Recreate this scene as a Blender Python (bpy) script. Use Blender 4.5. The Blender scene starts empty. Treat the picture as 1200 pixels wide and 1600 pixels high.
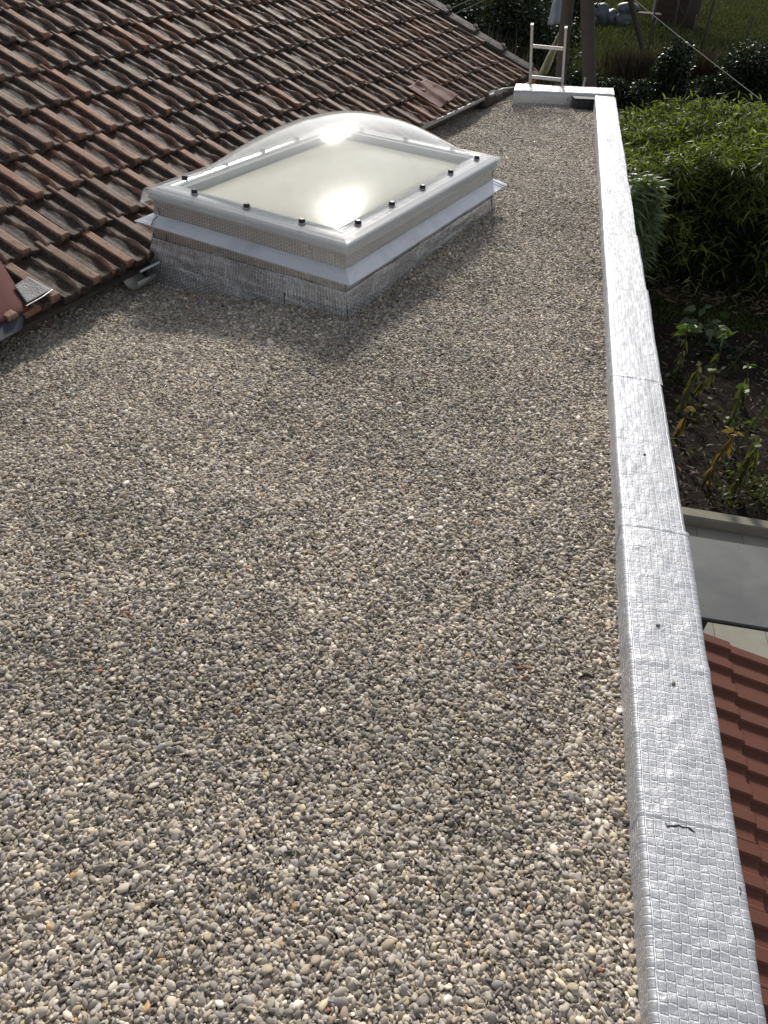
import bpy, math, random
import numpy as np
from mathutils import Vector, Matrix, noise

random.seed(7)
rng = np.random.default_rng(11)
scene = bpy.context.scene
C = scene.collection
R_ = math.radians

# ------------------------------------------------------------------ camera, sky, sun, exposure
cam_d = bpy.data.cameras.new('camera')
cam = bpy.data.objects.new('camera', cam_d); C.objects.link(cam)
cam_d.sensor_fit = 'VERTICAL'; cam_d.sensor_height = 36.0; cam_d.lens = 1156.0 / 1600.0 * 36.0
cam_d.clip_start = 0.02; cam_d.clip_end = 2000
def cam_axes():
    # image right, image down and view direction in the world
    f, cx, cy, s = 1156.0, 600.0, 800.0, 0.07
    up = np.array([s*f, -f, s*cx - cy + (-200 - s*600)]); up /= np.linalg.norm(up)
    yv = np.array([(909-cx)/f, (-200+s*309-cy)/f, 1.0]); yv /= np.linalg.norm(yv)
    xv = np.cross(yv, up)
    return np.stack([xv, yv, up])
M = cam_axes()
right, down, fwd = M[:, 0], M[:, 1], M[:, 2]
mw = Matrix(((right[0], -down[0], -fwd[0], 0.0), (right[1], -down[1], -fwd[1], 0.0), (right[2], -down[2], -fwd[2], 1.65), (0, 0, 0, 1)))
cam.matrix_world = mw
scene.camera = cam

SUN_EL, SUN_AZ = 33.0, -11.0     # azimuth measured from +Y towards +X
world = bpy.data.worlds.new('World'); scene.world = world; world.use_nodes = True
wn = world.node_tree; wn.nodes.clear()
sky = wn.nodes.new('ShaderNodeTexSky'); sky.sky_type = 'NISHITA'; sky.sun_disc = False
sky.sun_elevation = R_(SUN_EL); sky.sun_rotation = R_(SUN_AZ); sky.air_density = 1.0; sky.dust_density = 1.2; sky.ozone_density = .7
bg = wn.nodes.new('ShaderNodeBackground'); bg.inputs[1].default_value = 0.115
wo = wn.nodes.new('ShaderNodeOutputWorld')
hs = wn.nodes.new('ShaderNodeHueSaturation'); hs.inputs['Saturation'].default_value = .36   # thin high haze: a paler sky
wn.links.new(sky.outputs[0], hs.inputs['Color']); wn.links.new(hs.outputs[0], bg.inputs[0]); wn.links.new(bg.outputs[0], wo.inputs[0])
sd = bpy.data.lights.new('sun', 'SUN'); sd.energy = 3.3; sd.angle = R_(6.5); sd.color = (1.0, 0.95, 0.87)
so = bpy.data.objects.new('sun', sd); C.objects.link(so)
sdir = Vector((math.sin(R_(SUN_AZ))*math.cos(R_(SUN_EL)), math.cos(R_(SUN_AZ))*math.cos(R_(SUN_EL)), math.sin(R_(SUN_EL))))
so.rotation_euler = sdir.to_track_quat('Z', 'Y').to_euler(); so.location = (3, 10, 12)
scene.view_settings.view_transform = 'Standard'; scene.view_settings.look = 'None'
scene.view_settings.exposure = 0.0; scene.view_settings.gamma = 1.0
scene.render.engine = 'CYCLES'
scene.cycles.transparent_max_bounces = 12; scene.cycles.max_bounces = 8

G = -2.7           # garden level; the gravel roof is about z = 0

# ------------------------------------------------------------------ helpers
def tag(o, label=None, cat=None, group=None, kind=None):
    if label: o['label'] = label
    if cat: o['category'] = cat
    if group: o['group'] = group
    if kind: o['kind'] = kind
    return o

def empty(name, loc, label=None, cat=None, group=None):
    o = bpy.data.objects.new(name, None); C.objects.link(o); o.location = loc; o.empty_display_size = 0.1
    return tag(o, label, cat, group)

def mesh_obj(name, V, F, mat=None, parent=None, uv=None, col=None, smooth=False, loc=None, link=True):
    """V (n,3) array in WORLD coordinates; F a list of faces or of (m,k) arrays; uv per vertex; col per vertex."""
    V = np.asarray(V, dtype=np.float64).reshape(-1, 3)
    if parent is not None:
        org = np.array(parent_world(parent))
    elif loc is not None:
        org = np.array(loc, dtype=float)
    else:
        org = np.array([(V[:, 0].min()+V[:, 0].max())/2, (V[:, 1].min()+V[:, 1].max())/2, V[:, 2].min()])
    if parent is not None:
        o_loc = np.array([V[:, 0].mean(), V[:, 1].mean(), V[:, 2].min()])
    else:
        o_loc = org
    me = bpy.data.meshes.new(name)
    Vl = V - o_loc
    me.vertices.add(len(Vl)); me.vertices.foreach_set('co', Vl.ravel())
    arrs = []
    if len(F) and not isinstance(F[0], np.ndarray):
        by = {}
        for f in F: by.setdefault(len(f), []).append(f)
        arrs = [np.array(v, dtype=np.int32) for v in by.values()]
    else:
        arrs = [a.astype(np.int32) for a in F if len(a)]
    loops = np.concatenate([a.ravel() for a in arrs])
    sizes = np.concatenate([np.full(len(a), a.shape[1], dtype=np.int32) for a in arrs])
    starts = np.concatenate([[0], np.cumsum(sizes)[:-1]]).astype(np.int32)
    me.loops.add(len(loops)); me.loops.foreach_set('vertex_index', loops)
    me.polygons.add(len(sizes)); me.polygons.foreach_set('loop_start', starts); me.polygons.foreach_set('loop_total', sizes)
    me.polygons.foreach_set('use_smooth', np.full(len(sizes), smooth))
    if uv is not None:
        l = me.uv_layers.new(name='UVMap'); l.data.foreach_set('uv', np.asarray(uv, dtype=np.float32)[loops].ravel())
    if col is not None:
        a = me.attributes.new('col', 'FLOAT_COLOR', 'POINT'); c = np.asarray(col, dtype=np.float32)
        if c.ndim == 1: c = np.stack([c, c, c, np.ones_like(c)], 1)
        if c.shape[1] == 3: c = np.concatenate([c, np.ones((len(c), 1), np.float32)], 1)
        a.data.foreach_set('color', c.ravel())
    me.update(); me.validate()
    if mat: me.materials.append(mat)
    o = bpy.data.objects.new(name, me)
    if link: C.objects.link(o)
    if parent is not None:
        o.parent = parent; o.location = o_loc - org
    else:
        o.location = o_loc
    return o

def parent_world(p):
    v = Vector(p.location)
    if p.parent: v = v + Vector(parent_world(p.parent))
    return v

class MB:
    def __init__(s): s.v = []; s.f = []; s.uv = []; s.c = []
    def add(s, V, F, uv=None, c=None):
        b = len(s.v); V = [tuple(x) for x in V]; s.v += V
        s.f += [tuple(i+b for i in f) for f in F]
        s.uv += [tuple(x) for x in uv] if uv is not None else [(p[0], p[1]) for p in V]
        s.c += list(c) if c is not None else [1.0]*len(V)
        return s
    def box(s, c, size, rz=0.0, rot=None, bev=0.0):
        hx, hy, hz = size[0]/2, size[1]/2, size[2]/2
        m = rot if rot is not None else Matrix.Rotation(rz, 3, 'Z')
        c = Vector(c); b = min(bev, hx*.9, hy*.9, hz*.9)
        if b <= 0:
            V = [c + m @ Vector((x*hx, y*hy, z*hz)) for x in (-1, 1) for y in (-1, 1) for z in (-1, 1)]
            F = [(0, 1, 3, 2), (4, 6, 7, 5), (0, 4, 5, 1), (2, 3, 7, 6), (0, 2, 6, 4), (1, 5, 7, 3)]
            return s.add(V, F)
        V = []; idx = {}
        for x in (-1, 1):
            for y in (-1, 1):
                for z in (-1, 1):
                    for k, d in enumerate(((0, b, b), (b, 0, b), (b, b, 0))):
                        idx[(x, y, z, k)] = len(V)
                        V.append(c + m @ Vector((x*(hx-d[0]), y*(hy-d[1]), z*(hz-d[2]))))
        F = []
        for x in (-1, 1): F.append([idx[(x, -1, -1, 0)], idx[(x, 1, -1, 0)], idx[(x, 1, 1, 0)], idx[(x, -1, 1, 0)]][::x])
        for y in (-1, 1): F.append([idx[(-1, y, -1, 1)], idx[(-1, y, 1, 1)], idx[(1, y, 1, 1)], idx[(1, y, -1, 1)]][::y])
        for z in (-1, 1): F.append([idx[(-1, -1, z, 2)], idx[(1, -1, z, 2)], idx[(1, 1, z, 2)], idx[(-1, 1, z, 2)]][::z])
        for x in (-1, 1):
            for y in (-1, 1):
                F.append([idx[(x, y, -1, 0)], idx[(x, y, 1, 0)], idx[(x, y, 1, 1)], idx[(x, y, -1, 1)]][::-x*y])
        for x in (-1, 1):
            for z in (-1, 1):
                F.append([idx[(x, -1, z, 0)], idx[(x, 1, z, 0)], idx[(x, 1, z, 2)], idx[(x, -1, z, 2)]][::x*z])
        for y in (-1, 1):
            for z in (-1, 1):
                F.append([idx[(-1, y, z, 1)], idx[(1, y, z, 1)], idx[(1, y, z, 2)], idx[(-1, y, z, 2)]][::-y*z])
        for x in (-1, 1):
            for y in (-1, 1):
                for z in (-1, 1):
                    F.append([idx[(x, y, z, 0)], idx[(x, y, z, 1)], idx[(x, y, z, 2)]][::x*y*z])
        return s.add(V, F)
    def beam(s, a, b, w, h, upv=(0, 0, 1), bev=0.0):
        a, b = Vector(a), Vector(b); d = (b-a); L = d.length; d.normalize()
        x = d.cross(Vector(upv)).normalized(); z = x.cross(d)
        m = Matrix((x, d, z)).transposed()
        return s.box((a+b)/2, (w, L, h), rot=m, bev=bev)
    def tube(s, pts, rad, n=8, cap=True):
        pts = [Vector(p) for p in pts]; rs = rad if isinstance(rad, (list, tuple)) else [rad]*len(pts)
        V = []; F = []
        t0 = (pts[1]-pts[0]).normalized(); ref = Vector((0, 0, 1)) if abs(t0.z) < .9 else Vector((1, 0, 0))
        x = t0.cross(ref).normalized()
        for i, p in enumerate(pts):
            t = (pts[min(i+1, len(pts)-1)]-pts[max(i-1, 0)]).normalized()
            x = (x - t*x.dot(t)).normalized(); y = t.cross(x)
            for k in range(n):
                a = 2*math.pi*k/n; V.append(p + (x*math.cos(a)+y*math.sin(a))*rs[i])
        for i in range(len(pts)-1):
            for k in range(n):
                F.append((i*n+k, i*n+(k+1) % n, (i+1)*n+(k+1) % n, (i+1)*n+k))
        if cap: F.append(tuple(range(n))[::-1]); F.append(tuple((len(pts)-1)*n+k for k in range(n)))
        return s.add(V, F)
    def build(s, name, mat, parent=None, smooth=False, **k):
        return mesh_obj(name, s.v, s.f, mat, parent, uv=s.uv, col=np.array(s.c) if k.pop('usecol', False) else None, smooth=smooth, **k)

def grid_faces(nu, nv):
    i = np.arange(nu-1)[:, None]*nv + np.arange(nv-1)[None, :]; i = i.ravel()
    return np.stack([i, i+nv, i+nv+1, i+1], 1)

def nz(x, y, z=0.0): return noise.noise(Vector((x, y, z)))

# ------------------------------------------------------------------ materials
class N:
    def __init__(s, name):
        s.m = bpy.data.materials.new(name); s.m.use_nodes = True; s.t = s.m.node_tree; s.t.nodes.clear()
        s.out = s.t.nodes.new('ShaderNodeOutputMaterial')
    def n(s, typ, **k):
        nd = s.t.nodes.new('ShaderNode'+typ)
        for a, v in k.items():
            if hasattr(nd, a): setattr(nd, a, v)
        return nd
    def put(s, sock, v):
        if isinstance(v, bpy.types.NodeSocket): s.t.links.new(v, sock)
        else: sock.default_value = v
    def coord(s, kind='Object'): return s.n('TexCoord').outputs[kind]
    def map(s, vec, scale=(1, 1, 1), rot=(0, 0, 0), loc=(0, 0, 0)):
        m = s.n('Mapping'); s.put(m.inputs[0], vec); m.inputs['Scale'].default_value = scale; m.inputs['Rotation'].default_value = rot; m.inputs['Location'].default_value = loc
        return m.outputs[0]
    def noise(s, vec, scale, detail=4, rough=.55, dist=0.0):
        t = s.n('TexNoise'); s.put(t.inputs['Vector'], vec); t.inputs['Scale'].default_value = scale; t.inputs['Detail'].default_value = detail
        t.inputs['Roughness'].default_value = rough; t.inputs['Distortion'].default_value = dist; return t.outputs['Fac']
    def ramp(s, fac, stops):
        r = s.n('ValToRGB'); s.put(r.inputs[0], fac); e = r.color_ramp.elements
        while len(e) < len(stops): e.new(.5)
        for el, (p, c) in zip(e, stops): el.position = p; el.color = (*c, 1) if not isinstance(c, (int, float)) else (c, c, c, 1)
        return r.outputs[0]
    def mix(s, fac, a, b, mode='MIX'):
        m = s.n('MixRGB'); m.blend_type = mode; s.put(m.inputs[0], fac)
        for i, v in ((1, a), (2, b)): s.put(m.inputs[i], (*v, 1) if isinstance(v, tuple) and len(v) == 3 else v)
        return m.outputs[0]
    def math(s, op, a, b=0.0):
        m = s.n('Math'); m.operation = op; s.put(m.inputs[0], a); s.put(m.inputs[1], b); return m.outputs[0]
    def bump(s, h, strength=.5, dist=.01, nrm=None):
        b = s.n('Bump'); s.put(b.inputs['Height'], h); b.inputs['Strength'].default_value = strength; b.inputs['Distance'].default_value = dist
        if nrm is not None: s.put(b.inputs['Normal'], nrm)
        return b.outputs[0]
    def bsdf(s, col, rough=.7, metal=0.0, nrm=None, spec=.5, **k):
        b = s.n('BsdfPrincipled'); s.put(b.inputs['Base Color'], (*col, 1) if isinstance(col, tuple) and len(col) == 3 else col)
        s.put(b.inputs['Roughness'], rough); s.put(b.inputs['Metallic'], metal); b.inputs['Specular IOR Level'].default_value = spec
        if nrm is not None: s.put(b.inputs['Normal'], nrm)
        for a, v in k.items(): s.put(b.inputs[a], v)
        return b.outputs[0]
    def done(s, sh): s.t.links.new(sh, s.out.inputs[0]); return s.m
    def attr(s, name='col', typ='GEOMETRY', out='Color'):
        a = s.n('Attribute'); a.attribute_name = name; a.attribute_type = typ; return a.outputs[out]

def simple(name, col, rough=.6, metal=0.0, var=.25, scale=12, bump=.0, bs=60, spec=.5):
    k = N(name); v = k.coord()
    f = k.noise(v, scale)
    c = k.mix(f, tuple(x*(1-var) for x in col), tuple(min(1, x*(1+var)) for x in col))
    nr = k.bump(k.noise(v, bs), bump, .01) if bump else None
    return k.done(k.bsdf(c, rough, metal, nr, spec))

def mat_foil(name, cell=.0178, base=(.57, .58, .60), rough=.47, warp=.0012, bstr=1.0, offset=.14, metal=.40, line=1.5):
    k = N(name); uv = k.coord('UV')
    # hand-made wobble so the woven threads are not ruler straight
    w1 = k.n('TexNoise'); k.put(w1.inputs['Vector'], uv); w1.inputs['Scale'].default_value = 22; w1.inputs['Detail'].default_value = 2
    sub = k.n('VectorMath'); sub.operation = 'SUBTRACT'; k.put(sub.inputs[0], w1.outputs['Color']); sub.inputs[1].default_value = (.5, .5, .5)
    sc = k.n('VectorMath'); sc.operation = 'SCALE'; k.put(sc.inputs[0], sub.outputs[0]); sc.inputs['Scale'].default_value = warp*6
    ad = k.n('VectorMath'); ad.operation = 'ADD'; k.put(ad.inputs[0], uv); k.put(ad.inputs[1], sc.outputs[0])
    sep = k.n('SeparateXYZ'); k.put(sep.inputs[0], ad.outputs[0])
    cmb = k.n('CombineXYZ'); k.put(cmb.inputs[0], sep.outputs[1]); k.put(cmb.inputs[1], sep.outputs[0])
    br = k.n('TexBrick'); br.offset = offset; br.offset_frequency = 2; br.squash = 1.0
    k.put(br.inputs['Vector'], cmb.outputs[0]); br.inputs['Scale'].default_value = 1.0
    br.inputs['Mortar Size'].default_value = cell*.13; br.inputs['Mortar Smooth'].default_value = .8
    br.inputs['Brick Width'].default_value = cell*1.05; br.inputs['Row Height'].default_value = cell
    br.inputs['Color1'].default_value = (0, 0, 0, 1); br.inputs['Color2'].default_value = (1, 1, 1, 1); br.inputs['Mortar'].default_value = (.5, .5, .5, 1)
    # straight raised threads along the strip
    ux = k.math('FRACT', k.math('DIVIDE', sep.outputs[0], cell)); dx = k.math('ABSOLUTE', k.math('SUBTRACT', ux, .5))
    mr = k.n('MapRange'); mr.interpolation_type = 'SMOOTHSTEP'; k.put(mr.inputs[0], dx); mr.inputs[1].default_value = .36; mr.inputs[2].default_value = .48
    thread = mr.outputs[0]
    # small random dents of the pockets
    n1 = k.noise(uv, 150, 3, .6); n2 = k.noise(uv, 22, 4, .6); n3 = k.noise(k.map(uv, (9, 2.2, 1)), 1.0, 4, .65, .6)
    h = k.math('ADD', k.math('MULTIPLY', br.outputs['Fac'], 1.0), k.math('MULTIPLY', br.outputs['Color'], .25))
    h = k.math('ADD', h, k.math('MULTIPLY', n1, .75)); h = k.math('ADD', h, k.math('MULTIPLY', thread, .9))
    nb = k.bump(h, bstr, .0013)
    nb = k.bump(n2, .45, .012, nb)
    cvar = k.mix(k.math('MULTIPLY', n3, .55), base, tuple(x*.72 for x in base[:2])+(base[2]*.80,))
    cvar = k.mix(k.math('MULTIPLY', thread, .6), cvar, tuple(min(.92, x*line) for x in base))
    cvar = k.mix(k.math('MULTIPLY', br.outputs['Fac'], .75), cvar, tuple(min(.92, x*line) for x in base))
    dirt = k.noise(k.map(uv, (3.0, 1.2, 1)), 1.0, 6, .7, .8)
    cvar = k.mix(k.ramp(dirt, [(.50, 0.0), (.75, .45)]), cvar, tuple(x*.55 for x in base))
    rr = k.n('MapRange'); k.put(rr.inputs[0], n2); rr.inputs[3].default_value = rough-.07; rr.inputs[4].default_value = rough+.13
    return k.done(k.bsdf(cvar, rr.outputs[0], metal, nb, .5))

M_foil = mat_foil('woven_foil')
M_foil_curb = mat_foil('woven_foil_curb', cell=.0165, base=(.56, .55, .53), rough=.28, offset=.5, metal=.8, line=1.65, bstr=1.0)
M_foil_wrap = mat_foil('woven_foil_wrap', cell=.0165, base=(.50, .505, .51), rough=.24, offset=.5, metal=.85, line=1.9, bstr=1.0, warp=.002)
M_foil_flange = mat_foil('foil_flange', cell=.012, base=(.80, .83, .89), rough=.45, bstr=.4, line=1.2)

def mat_tile(name, top, valley, lichen, amt, ramp_h=True):
    k = N(name); v = k.coord(); col = k.attr('col'); sp = k.n('SeparateColor'); k.put(sp.inputs[0], col)
    hgt, rnd, edge = sp.outputs[0], sp.outputs[1], sp.outputs[2]
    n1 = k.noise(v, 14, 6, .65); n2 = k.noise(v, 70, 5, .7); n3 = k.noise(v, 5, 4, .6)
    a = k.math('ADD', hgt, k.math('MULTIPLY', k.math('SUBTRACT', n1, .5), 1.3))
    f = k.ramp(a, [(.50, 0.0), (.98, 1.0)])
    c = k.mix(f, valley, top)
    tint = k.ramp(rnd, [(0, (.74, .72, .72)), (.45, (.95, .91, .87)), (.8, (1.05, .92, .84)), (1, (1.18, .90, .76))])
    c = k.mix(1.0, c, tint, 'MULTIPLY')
    c = k.mix(k.ramp(n3, [(.45, 0.0), (.75, .5)]), c, k.mix(.5, c, (.060, .058, .045)))
    l = k.ramp(k.math('ADD', n2, k.math('MULTIPLY', n1, .35)), [(.70, 0.0), (.86, amt)])
    c = k.mix(l, c, lichen)
    dk = k.ramp(k.noise(k.map(v, (1, 1, 1), loc=(3, 7, 2)), 32, 5, .7), [(.56, 0.0), (.72, .75)])
    c = k.mix(dk, c, (.028, .026, .024))
    nb = k.bump(n2, .55, .006); nb = k.bump(n1, .5, .012, nb)
    rg = k.ramp(n1, [(.3, .55), (.7, .82)])
    return k.done(k.bsdf(c, rg, 0, nb, .22))
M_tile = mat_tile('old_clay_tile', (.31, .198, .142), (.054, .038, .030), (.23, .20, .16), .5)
M_verge = mat_tile('verge_clay_tile', (.12, .10, .085), (.06, .055, .05), (.20, .19, .16), .8)

def mat_gravel():
    k = N('river_pebble'); c = k.attr('pcol', 'INSTANCER'); v = k.coord()
    n1 = k.noise(v, 180, 4, .6); n2 = k.noise(v, 700, 3, .6)
    c2 = k.mix(k.ramp(n1, [(.35, 0.0), (.7, .5)]), c, k.mix(1.0, c, (.55, .52, .50), 'MULTIPLY'))
    c2 = k.mix(k.ramp(n2, [(.6, 0.0), (.75, .35)]), c2, (.5, .48, .43))
    nb = k.bump(n2, .25, .001)
    return k.done(k.bsdf(c2, .62, 0, nb, .35))
M_gravel = mat_gravel()
M_bed = simple('gravel_fines', (.07, .065, .058), .9, var=.5, scale=200)

def mat_leaf(name, c1, c2, trans=.35, rough=.38, tcol=None):
    k = N(name); a = k.attr('col', out='Fac')
    c = k.mix(a, c1, c2)
    b = k.bsdf(c, rough, 0, None, .45)
    t = k.n('BsdfTranslucent'); k.put(t.inputs[0], k.mix(1.0, c, tcol or (1.5, 1.6, .6), 'MULTIPLY'))
    m = k.n('MixShader'); m.inputs[0].default_value = trans; k.t.links.new(b, m.inputs[1]); k.t.links.new(t.outputs[0], m.inputs[2])
    return k.done(m.outputs[0])

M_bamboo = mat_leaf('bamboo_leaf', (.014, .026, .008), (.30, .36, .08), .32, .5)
M_bamboo2 = mat_leaf('bamboo_leaf_pale', (.09, .13, .06), (.24, .30, .17), .25, .4)
M_shrub = mat_leaf('dark_shrub_leaf', (.012, .022, .012), (.04, .06, .025), .2, .4)
M_conifer = mat_leaf('conifer_needle', (.010, .018, .010), (.035, .055, .018), .15, .5)
M_dry = mat_leaf('dry_stem', (.05, .04, .025), (.14, .115, .065), .1, .7, (1.2, 1.0, .7))
M_grassm = mat_leaf('grass_blade', (.026, .035, .011), (.17, .19, .06), .15, .8, (1.2, 1.2, .7))
M_green = mat_leaf('green_leaf', (.05, .10, .03), (.16, .24, .06), .35, .4)
M_wilt = mat_leaf('wilted_leaf', (.07, .085, .03), (.20, .19, .08), .25, .6)
M_wiltyel = mat_leaf('yellow_leaf', (.22, .15, .05), (.38, .28, .09), .3, .6, (1.2, 1.1, .6))
M_litter = mat_leaf('leaf_litter', (.05, .035, .022), (.22, .17, .11), .05, .8, (1.1, 1, .7))
M_moss = mat_leaf('feathery_green', (.04, .06, .01), (.15, .17, .03), .3, .5)
M_bark = simple('bark', (.075, .06, .048), .9, var=.5, scale=30, bump=.8, bs=40)
M_wood_grey = simple('weathered_wood', (.075, .062, .052), .85, var=.45, scale=9, bump=.6, bs=50)
M_cane = simple('bamboo_cane', (.06, .06, .03), .6, var=.5, scale=20)

def mat_ground():
    k = N('lawn'); v = k.coord()
    n1 = k.noise(v, .22, 5, .6); n2 = k.noise(v, 2.5, 6, .7); n3 = k.noise(v, 14, 4, .7)
    c = k.mix(k.ramp(n1, [(.38, 0.0), (.62, 1.0)]), (.020, .030, .009), (.050, .066, .018))
    c = k.mix(k.ramp(n2, [(.42, 0.0), (.62, .8)]), c, (.034, .030, .017))
    c = k.mix(k.ramp(n3, [(.4, 0.0), (.7, .6)]), c, (.06, .072, .024))
    nb = k.bump(n3, .9, .08)
    return k.done(k.bsdf(c, .95, 0, nb, 0))
M_lawn = mat_ground()
def mat_soil():
    k = N('soil'); v = k.coord()
    n1 = k.noise(v, 3, 5, .6); n2 = k.noise(v, 30, 6, .75)
    c = k.mix(n1, (.018, .014, .012), (.042, .032, .026)); c = k.mix(k.ramp(n2, [(.5, 0.0), (.75, .7)]), c, (.12, .10, .085))
    return k.done(k.bsdf(c, .95, 0, k.bump(n2, 1.0, .03), .1))
M_soil = mat_soil()
def mat_patio():
    k = N('patio_slabs'); v = k.coord('UV')
    br = k.n('TexBrick'); br.offset = 0; k.put(br.inputs['Vector'], v); br.inputs['Scale'].default_value = 1
    br.inputs['Brick Width'].default_value = .40; br.inputs['Row Height'].default_value = .40; br.inputs['Mortar Size'].default_value = .003
    br.inputs['Color1'].default_value = (.40, .385, .33, 1); br.inputs['Color2'].default_value = (.34, .33, .285, 1); br.inputs['Mortar'].default_value = (.10, .095, .08, 1)
    n1 = k.noise(v, 5, 6, .7)
    c = k.mix(k.ramp(n1, [(.4, 0.0), (.75, .45)]), br.outputs['Color'], (.22, .21, .18))
    return k.done(k.bsdf(c, .75, 0, k.bump(k.noise(v, 60), .2, .004), .3))
M_patio = mat_patio()
M_kerb = simple('kerb_concrete', (.27, .25, .20), .85, var=.3, scale=9, bump=.4, bs=80)
M_render = simple('wall_render', (.55, .52, .46), .9, var=.1, scale=3, bump=.2, bs=90)
M_pvc = simple('white_pvc_frame', (.50, .51, .53), .55, var=.10, scale=14, spec=.15)
M_black = simple('black_plastic', (.012, .012, .013), .35, var=.2)
M_ink = simple('black_marker', (.01, .01, .012), .6)
M_alu = simple('aluminium', (.62, .61, .59), .38, .9, var=.12, scale=20, bump=.1, bs=200)
M_darkmetal = simple('dark_metal', (.045, .047, .052), .45, .3, var=.2)
M_felt = simple('red_mineral_felt', (.155, .062, .055), .85, var=.22, scale=160, bump=.5, bs=260, spec=.25)
M_feltfar = simple('red_brown_sheet', (.20, .10, .085), .7, var=.25, scale=60, bump=.4, bs=160, spec=.3)
M_bitumen = simple('grey_flashing', (.12, .125, .13), .55, var=.5, scale=40, bump=.4, bs=90)
M_cable = simple('dull_cable', (.13, .13, .12), .7)
M_navy = simple('navy_underlay', (.022, .024, .040), .5)
M_gutter = simple('zinc', (.42, .41, .38), .55, .3, var=.3, scale=15)
M_mortar = simple('mortar', (.36, .34, .30), .95, var=.3, scale=25, bump=.8, bs=60)
M_orange = simple('orange_clay', (.40, .14, .06), .8, var=.3, scale=30, bump=.3)
M_newtile = simple('red_brown_tile', (.155, .056, .034), .62, var=.13, scale=8, bump=.15, bs=220, spec=.4)
def mat_table():
    k = N('grey_stone_top'); v = k.coord(); n1 = k.noise(v, 2.2, 5, .6, .4); n2 = k.noise(k.map(v, (1, 3.5, 1), (0, 0, .5)), 6, 5, .7)
    c = k.mix(k.ramp(n1, [(.35, 0.0), (.7, 1.0)]), (.135, .142, .140), (.20, .205, .198)); c = k.mix(k.ramp(n2, [(.66, 0.0), (.8, .3)]), c, (.34, .34, .32)); n3 = k.noise(v, 17, 6, .75); c = k.mix(k.ramp(n3, [(.58, 0.0), (.70, .5)]), c, (.09, .09, .085))
    return k.done(k.bsdf(c, k.ramp(n1, [(.3, .38), (.7, .5)]), 0, None, .4))
M_table = mat_table()
def mat_pane():
    k = N('opal_pane'); v = k.coord(); n = k.noise(v, 2.2, 4, .5)
    c = k.mix(n, (.94, .90, .73), (.95, .92, .80))
    return k.done(k.bsdf(c, .17, 0, None, .35))
M_pane = mat_pane()
def mat_dome():
    k = N('clear_acrylic'); v = k.coord()
    tr = k.n('BsdfTransparent'); tr.inputs[0].default_value = (.965, .968, .965, 1)
    gl = k.n('BsdfGlossy'); gl.inputs[0].default_value = (1, 1, 1, 1); gl.inputs['Roughness'].default_value = .11
    k.put(gl.inputs['Normal'], k.bump(k.noise(v, 6, 3), .12, .02))
    df = k.n('BsdfDiffuse'); df.inputs[0].default_value = (.82, .83, .84, 1)
    tl = k.n('BsdfTranslucent'); tl.inputs[0].default_value = (.82, .83, .84, 1)
    lw = k.n('LayerWeight'); lw.inputs['Blend'].default_value = .5
    frs = k.math('ADD', k.math('MULTIPLY', k.math('POWER', lw.outputs['Facing'], 5.0), .85), .035)
    m0 = k.n('MixShader'); m0.inputs[0].default_value = .5; k.t.links.new(df.outputs[0], m0.inputs[1]); k.t.links.new(tl.outputs[0], m0.inputs[2])
    # thin film of dust, thicker in wisps
    dust = k.n('MapRange'); k.put(dust.inputs[0], k.noise(v, 3.0, 6, .65, .4)); dust.inputs[1].default_value = .4; dust.inputs[2].default_value = .75
    dust.inputs[3].default_value = .0; dust.inputs[4].default_value = .08
    dusty = k.math('ADD', k.math('ADD', dust.outputs[0], .075), k.math('MULTIPLY', k.math('POWER', lw.outputs['Facing'], 2.5), .30))
    m1 = k.n('MixShader'); k.put(m1.inputs[0], dusty); k.t.links.new(tr.outputs[0], m1.inputs[1]); k.t.links.new(m0.outputs[0], m1.inputs[2])
    m2 = k.n('MixShader'); k.put(m2.inputs[0], frs); k.t.links.new(m1.outputs[0], m2.inputs[1]); k.t.links.new(gl.outputs[0], m2.inputs[2])
    return k.done(m2.outputs[0])
M_dome = mat_dome()

# ------------------------------------------------------------------ leaf batches
def leaves(P, D, L, W, droop=.25, nrm=None):
    """lanceolate leaves: P base points, D unit directions, L lengths, W widths."""
    n = len(P); D = D/np.linalg.norm(D, axis=1, keepdims=True)
    r = rng.normal(size=(n, 3)) if nrm is None else nrm
    S = np.cross(D, r); S /= np.linalg.norm(S, axis=1, keepdims=True)+1e-9
    L = np.asarray(L)[:, None]; W = np.asarray(W)[:, None]; z = np.array([0, 0, -1.0])
    def pos(t): return P + D*L*t + z*L*droop*t*t
    V = np.stack([pos(0), pos(.3)+S*W*.5, pos(.3)-S*W*.5, pos(.65)+S*W*.36, pos(.65)-S*W*.36, pos(1.0)], 1).reshape(-1, 3)
    b = (np.arange(n)*6)[:, None]
    return V, [np.concatenate([b+[0, 2, 1], b+[3, 4, 5]]), b+[1, 2, 4, 3]]

def leaf_obj(name, P, D, L, W, mat, parent=None, droop=.25, colr=None, **k):
    V, F = leaves(P, D, L, W, droop); n = len(P)
    c = rng.random(n) if colr is None else colr
    return mesh_obj(name, V, F, mat, parent, col=np.repeat(c, 6), **k)

def blob_points(n, centre, rad, shell=.55, clumps=14, cs=.42):
    """points gathered in clumps over an ellipsoid so that the outline is uneven."""
    cc = rng.normal(size=(clumps, 3)); cc /= np.linalg.norm(cc, axis=1, keepdims=True)
    cc *= (shell + (1-shell)*rng.random((clumps, 1)))*.75
    k = rng.integers(0, clumps, n); q = rng.normal(size=(n, 3)); q /= np.linalg.norm(q, axis=1, keepdims=True)
    q *= (rng.random((n, 1))**.45)*cs*(.6+.6*rng.random(clumps)[k][:, None])
    P = cc[k]+q
    return np.array(centre)+P*np.array(rad), P

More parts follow.
